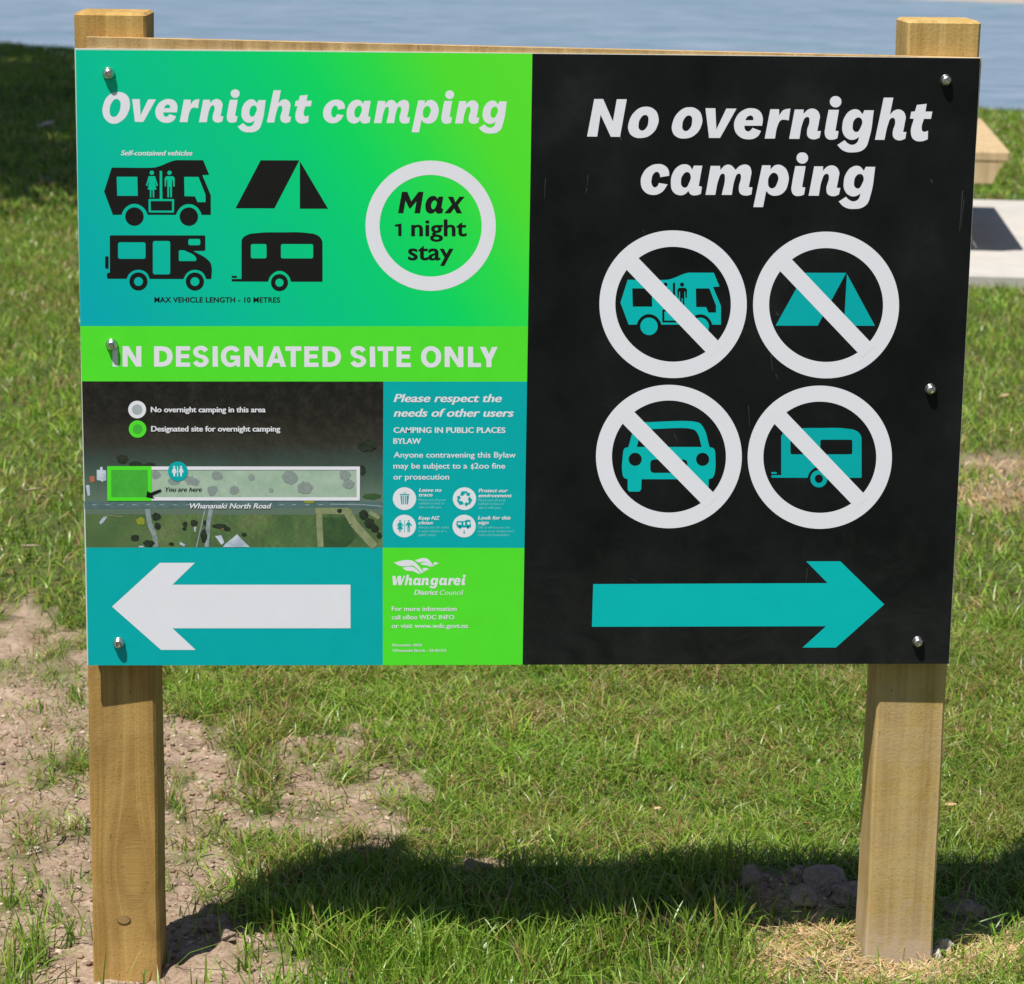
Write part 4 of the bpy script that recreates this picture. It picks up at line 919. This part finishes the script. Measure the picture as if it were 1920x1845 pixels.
# dry straw
x, y = scatter(-.2, 1.2, -.5, .5, 85000); s = straw_cover(x, y); k = (RNG.random(len(x)) < s*1.1) & clear(x, y); x, y = x[k], y[k]; n = len(x)
col = np.array([(.62, .43, .21), (.48, .31, .14), (.72, .55, .33), (.34, .33, .11)])[RNG.integers(0, 4, n)]*RNG.uniform(.7, 1.15, (n, 1))
blades(x, y, .012+.014*RNG.random(n), .0013+.0011*RNG.random(n), RNG.uniform(1.0, 3.6, n), col, 'dry_straw', 'matted dry yellow grass around the foot of the paler post', M['straw'], curl=.7, cat='straw')
x, y = scatter(.6, 4, 1.6, 6.5, 11000); s = straw_cover(x, y); k = RNG.random(len(x)) < s; x, y = x[k], y[k]; n = len(x)
col = np.array([(.42, .29, .14), (.34, .22, .10), (.50, .38, .22)])[RNG.integers(0, 3, n)]
blades(x, y, .016+.02*RNG.random(n), .003+.002*RNG.random(n), RNG.uniform(.6, 2.2, n), col, 'dry_straw', 'dry tan strip in the lawn beside the right edge of the sign', M['straw'], segs=2, cat='straw')

# soil crumbs
x, y = scatter(-1.4, 1.2, -.5, 1.5, 9000); c, _ = cover(x, y); k = (RNG.random(len(x)) < (1-c)*(.25+1.1*vnoise(x, y, .07, 51))) & clear(x, y); x, y = x[k], y[k]; n = len(x)
r = .0010+.0046*RNG.random(n)**3.0; ico = np.array([(0, 0, 1), (.9, 0, .45), (.28, .85, .45), (-.72, .53, .45), (-.72, -.53, .45), (.28, -.85, .45), (.72, .53, -.45), (-.28, .85, -.45), (-.9, 0, -.45), (-.28, -.85, -.45), (.72, -.53, -.45), (0, 0, -1)])
tri = np.array([(0, 1, 2), (0, 2, 3), (0, 3, 4), (0, 4, 5), (0, 5, 1), (1, 6, 2), (2, 7, 3), (3, 8, 4), (4, 9, 5), (5, 10, 1), (6, 7, 2), (7, 8, 3), (8, 9, 4), (9, 10, 5), (10, 6, 1), (11, 7, 6), (11, 8, 7), (11, 9, 8), (11, 10, 9), (11, 6, 10)])
Vv = np.stack([x, y, height(x, y)+r*.25], -1)[:, None, :]+ico[None]*r[:, None, None]*RNG.uniform(.45, 1.5, (n, 12, 1))*np.array([1, 1, .65])
T = (tri[None]+(np.arange(n)*12)[:, None, None]).reshape(-1, 3)
col = np.array([(.31, .225, .165), (.24, .165, .12), (.44, .35, .27), (.33, .22, .15)])[RNG.integers(0, 4, n)]*RNG.uniform(.75, 1.15, (n, 1))
me = fast_mesh('soil_crumbs', Vv.reshape(-1, 3), np.zeros((0, 4)), T, np.repeat(col, 12, axis=0), M['crumb'])
tag(link('soil_crumbs', me), 'loose crumbs and grit on the bare brown soil', 'soil', kind='stuff')

# clods, stones and fallen leaves one can pick out
def lump(name, u, v, r, flat, mat, label, cat, group=None, seed=0):
    p = at_z(u, v, 0.0); z = float(height(np.array([p[0]]), np.array([p[1]]))[0]); rg = np.random.default_rng(seed)
    import bmesh
    bm = bmesh.new(); bmesh.ops.create_icosphere(bm, subdivisions=4, radius=1)
    ph = rg.uniform(0, 6, 9)
    for q in bm.verts:
        c = q.co; f = 1+.22*math.sin(c.x*3+ph[0])*math.sin(c.y*3.3+ph[1])+.15*math.sin(c.z*6+ph[2]+c.x*5)+.13*abs(math.sin(c.x*11+ph[3])*math.sin(c.y*10+ph[4]))+.09*abs(math.sin(c.z*17+c.y*15+ph[5]))+.10*rg.random()
        q.co = (c.x*f*r, c.y*f*r*.8, max(-.3, c.z)*f*r*flat)
    me = bpy.data.meshes.new(name); bm.to_mesh(me); bm.free()
    o = link(name, me, None, mat, False); o.location = (float(p[0]), float(p[1]), z+r*flat*.28); o.rotation_euler = (0, 0, rg.uniform(0, 6))
    return tag(o, label, cat, group)
gc_ = 'clods of dug soil round the posts'
lump('soil_clod', 1412, 1690, .022, .85, M['clod'], 'rounded dark soil clod in the shadow, leftmost of those near the paler post', 'soil clod', gc_, 1)
lump('soil_clod', 1492, 1682, .022, .8, M['clod'], 'soil clod in the shadow just right of the rounded leftmost clod', 'soil clod', gc_, 2)
lump('soil_clod', 1545, 1690, .040, .62, M['clod'], 'largest soil clod, in the shadow left of the paler post', 'soil clod', gc_, 3)
lump('soil_clod', 1590, 1712, .026, .7, M['clod'], 'soil clod in shadow touching the left side of the paler post', 'soil clod', gc_, 4)
lump('soil_clod', 1505, 1722, .024, .6, M['clod'], 'flat soil clod in front of the largest clod', 'soil clod', gc_, 5)
lump('soil_clod', 888, 1628, .026, .55, M['clod'], 'lone reddish brown soil clod at the back edge of the shadow between the posts', 'soil clod', gc_, 6)
lump('soil_clod', 392, 1752, .016, .8, M['clod'], 'soil clod in the shadow right of the brown post', 'soil clod', gc_, 7)
lump('soil_clod', 425, 1775, .012, .7, M['clod'], 'small soil clod in front of the one right of the brown post', 'soil clod', gc_, 8)
lump('soil_clod', 1815, 1715, .020, .7, M['clod'], 'soil clod in the shadow to the right of the paler post', 'soil clod', gc_, 9)
lump('soil_clod', 215, 1330, .010, .7, M['clod'], 'soil clod on the bare soil, partly behind the brown post', 'soil clod', gc_, 10)
lump('stone', 1768, 1795, .014, 1.1, M['stone'], 'grey stone standing at the right of the paler post foot', 'stone', None, 11)
lump('stone', 1752, 1812, .009, 1.2, M['stone'], 'small white stone against the right corner of the paler post foot', 'stone', None, 12)
lump('stone', 68, 1600, .008, .7, M['stone'], 'small pale stone on the soil left of the brown post', 'stone', None, 13)
def leaf(u, v, L_, wd, rz, mat, label, curlz=.3, zo=.02):
    p = at_z(u, v, zo); z = float(height(np.array([p[0]]), np.array([p[1]]))[0])+zo; V = []; Fc = []; n = 9
    for i in range(n+1):
        t_ = i/n; hw = wd*math.sin(math.pi*min(1, t_*.96+.02))**.8/2; xx = (t_-.5)*L_; zz = curlz*L_*(t_-.5)**2
        for s in (-1, 0, 1): V.append((xx, s*hw, zz+abs(s)*hw*.45)); 
    for i in range(n):
        for j in range(2): a_ = i*3+j; Fc.append((a_, a_+1, a_+4, a_+3))
    o = pydata('dry_leaf', V, Fc, None, mat, True); o.location = (float(p[0]), float(p[1]), z); o.rotation_euler = (random.uniform(-.2, .2), random.uniform(-.3, .1), rz)
    return tag(o, label, 'leaf', 'fallen leaves on the grass')
leaf(55, 1028, .050, .022, -.35, M['leaf_pale'], 'pale tan leaf on the lawn left of the sign, just above bare soil', zo=.036)
leaf(62, 920, .044, .022, .1, M['leaf_pale'], 'whitish leaf on the lawn left of the sign, higher up than the tan one', zo=.036)
leaf(932, 1356, .032, .006, -.25, M['leaf_dry'], 'slim orange straw leaf on the lawn below the green council panel', zo=.028)
leaf(1233, 1508, .016, .011, .8, M['leaf_dry'], 'small pale leaf on the lawn midway between the posts', zo=.025)
leaf(1512, 1538, .020, .009, -1.0, M['leaf_red'], 'red brown leaf on the lawn left of the paler post', zo=.022)
leaf(1782, 1508, .026, .012, .5, M['leaf_dry'], 'tan leaf on the lawn just right of the paler post', zo=.02)
leaf(1885, 735, .030, .014, .3, M['leaf_dry'], 'small leaf on the lawn to the right of the sign', zo=.03)
leaf(88, 238, .10, .05, .2, M['leaf_pale'], 'pale leaf on a sunlit streak of grass within the tree shade', zo=.03)

# ------------------------------------------------------------------ the tree whose shade falls on the lawn at the left
tree = empty('shade_tree', (-5.9, 11.5, 0)); tag(tree, 'large leafy tree standing left of the view, shading the far lawn', 'tree')
def limb(p, q, r0, r1, nseg=6, seed=0):
    rg = np.random.default_rng(seed); V = []; Fc = []; p = Vector(p); q = Vector(q); d = (q-p); e1 = d.orthogonal().normalized(); e2 = d.normalized().cross(e1)
    off = Vector((0, 0, 0))
    for i in range(nseg+1):
        t_ = i/nseg; c = p+d*t_+off; off += Vector(rg.uniform(-.05, .05, 3))*d.length*.3*(0 if i == nseg-1 else 1); r = r0*(1-t_)+r1*t_
        for k_ in range(9): a_ = 2*math.pi*k_/9; V.append(c+e1*(r*math.cos(a_))+e2*(r*math.sin(a_)))
    for i in range(nseg):
        for k_ in range(9): j = (k_+1) % 9; Fc.append((i*9+k_, i*9+j, i*9+9+j, i*9+9+k_))
    return V, Fc
V, Fc = limb((0, 0, -.3), (.2, .1, 3.4), .34, .24, 8, 1); pydata('trunk', V, Fc, tree, M['bark'], True)
tips = []
for i in range(9):
    a_ = i*2*math.pi/9+.2; l_ = 2.6+1.6*random.random(); e = (.2+math.cos(a_)*l_, .1+math.sin(a_)*l_, 4.6+random.random()*3.0); V, Fc = limb((.2, .1, 3.0+.12*i % .5), e, .15, .04, 6, i+3); pydata('branch', V, Fc, tree, M['bark'], True); tips.append(e)
V, Fc = limb((.2, .1, 3.3), (.3, .2, 8.6), .2, .05, 7, 44); pydata('branch', V, Fc, tree, M['bark'], True)
rg = np.random.default_rng(5); cl = []
while len(cl) < 210:
    q = rg.uniform(-1, 1, 3)
    if np.linalg.norm(q) < 1: cl.append(q*np.array([4.6, 5.6, 2.4])+np.array([.4, .1, 6.6]))
cl = np.array(cl); n = 52000; ci = rg.integers(0, len(cl), n); d = rg.normal(size=(n, 3)); d /= np.linalg.norm(d, axis=1)[:, None]
pos = cl[ci]+d*(rg.random(n)**.4)[:, None]*np.array([.85, .85, .55]); pos[:, 2] = np.maximum(pos[:, 2], 3.4)
u1 = rg.normal(size=(n, 3)); u1 /= np.linalg.norm(u1, axis=1)[:, None]; u2 = np.cross(u1, rg.normal(size=(n, 3))); u2 /= np.linalg.norm(u2, axis=1)[:, None]
Ls = rg.uniform(.09, .17, n)[:, None]; Vv = np.stack([pos-u1*Ls, pos+u2*Ls*.42, pos+u1*Ls, pos-u2*Ls*.42], 1).reshape(-1, 3)
Qd = np.arange(n*4).reshape(-1, 4); col = np.array([(.05, .085, .025), (.07, .11, .03), (.035, .065, .02)])[rg.integers(0, 3, n)]
me = fast_mesh('crown', Vv, Qd, np.zeros((0, 3)), np.repeat(col, 4, axis=0), M['leafage']); o = link('crown', me, tree); o['kind'] = 'stuff'
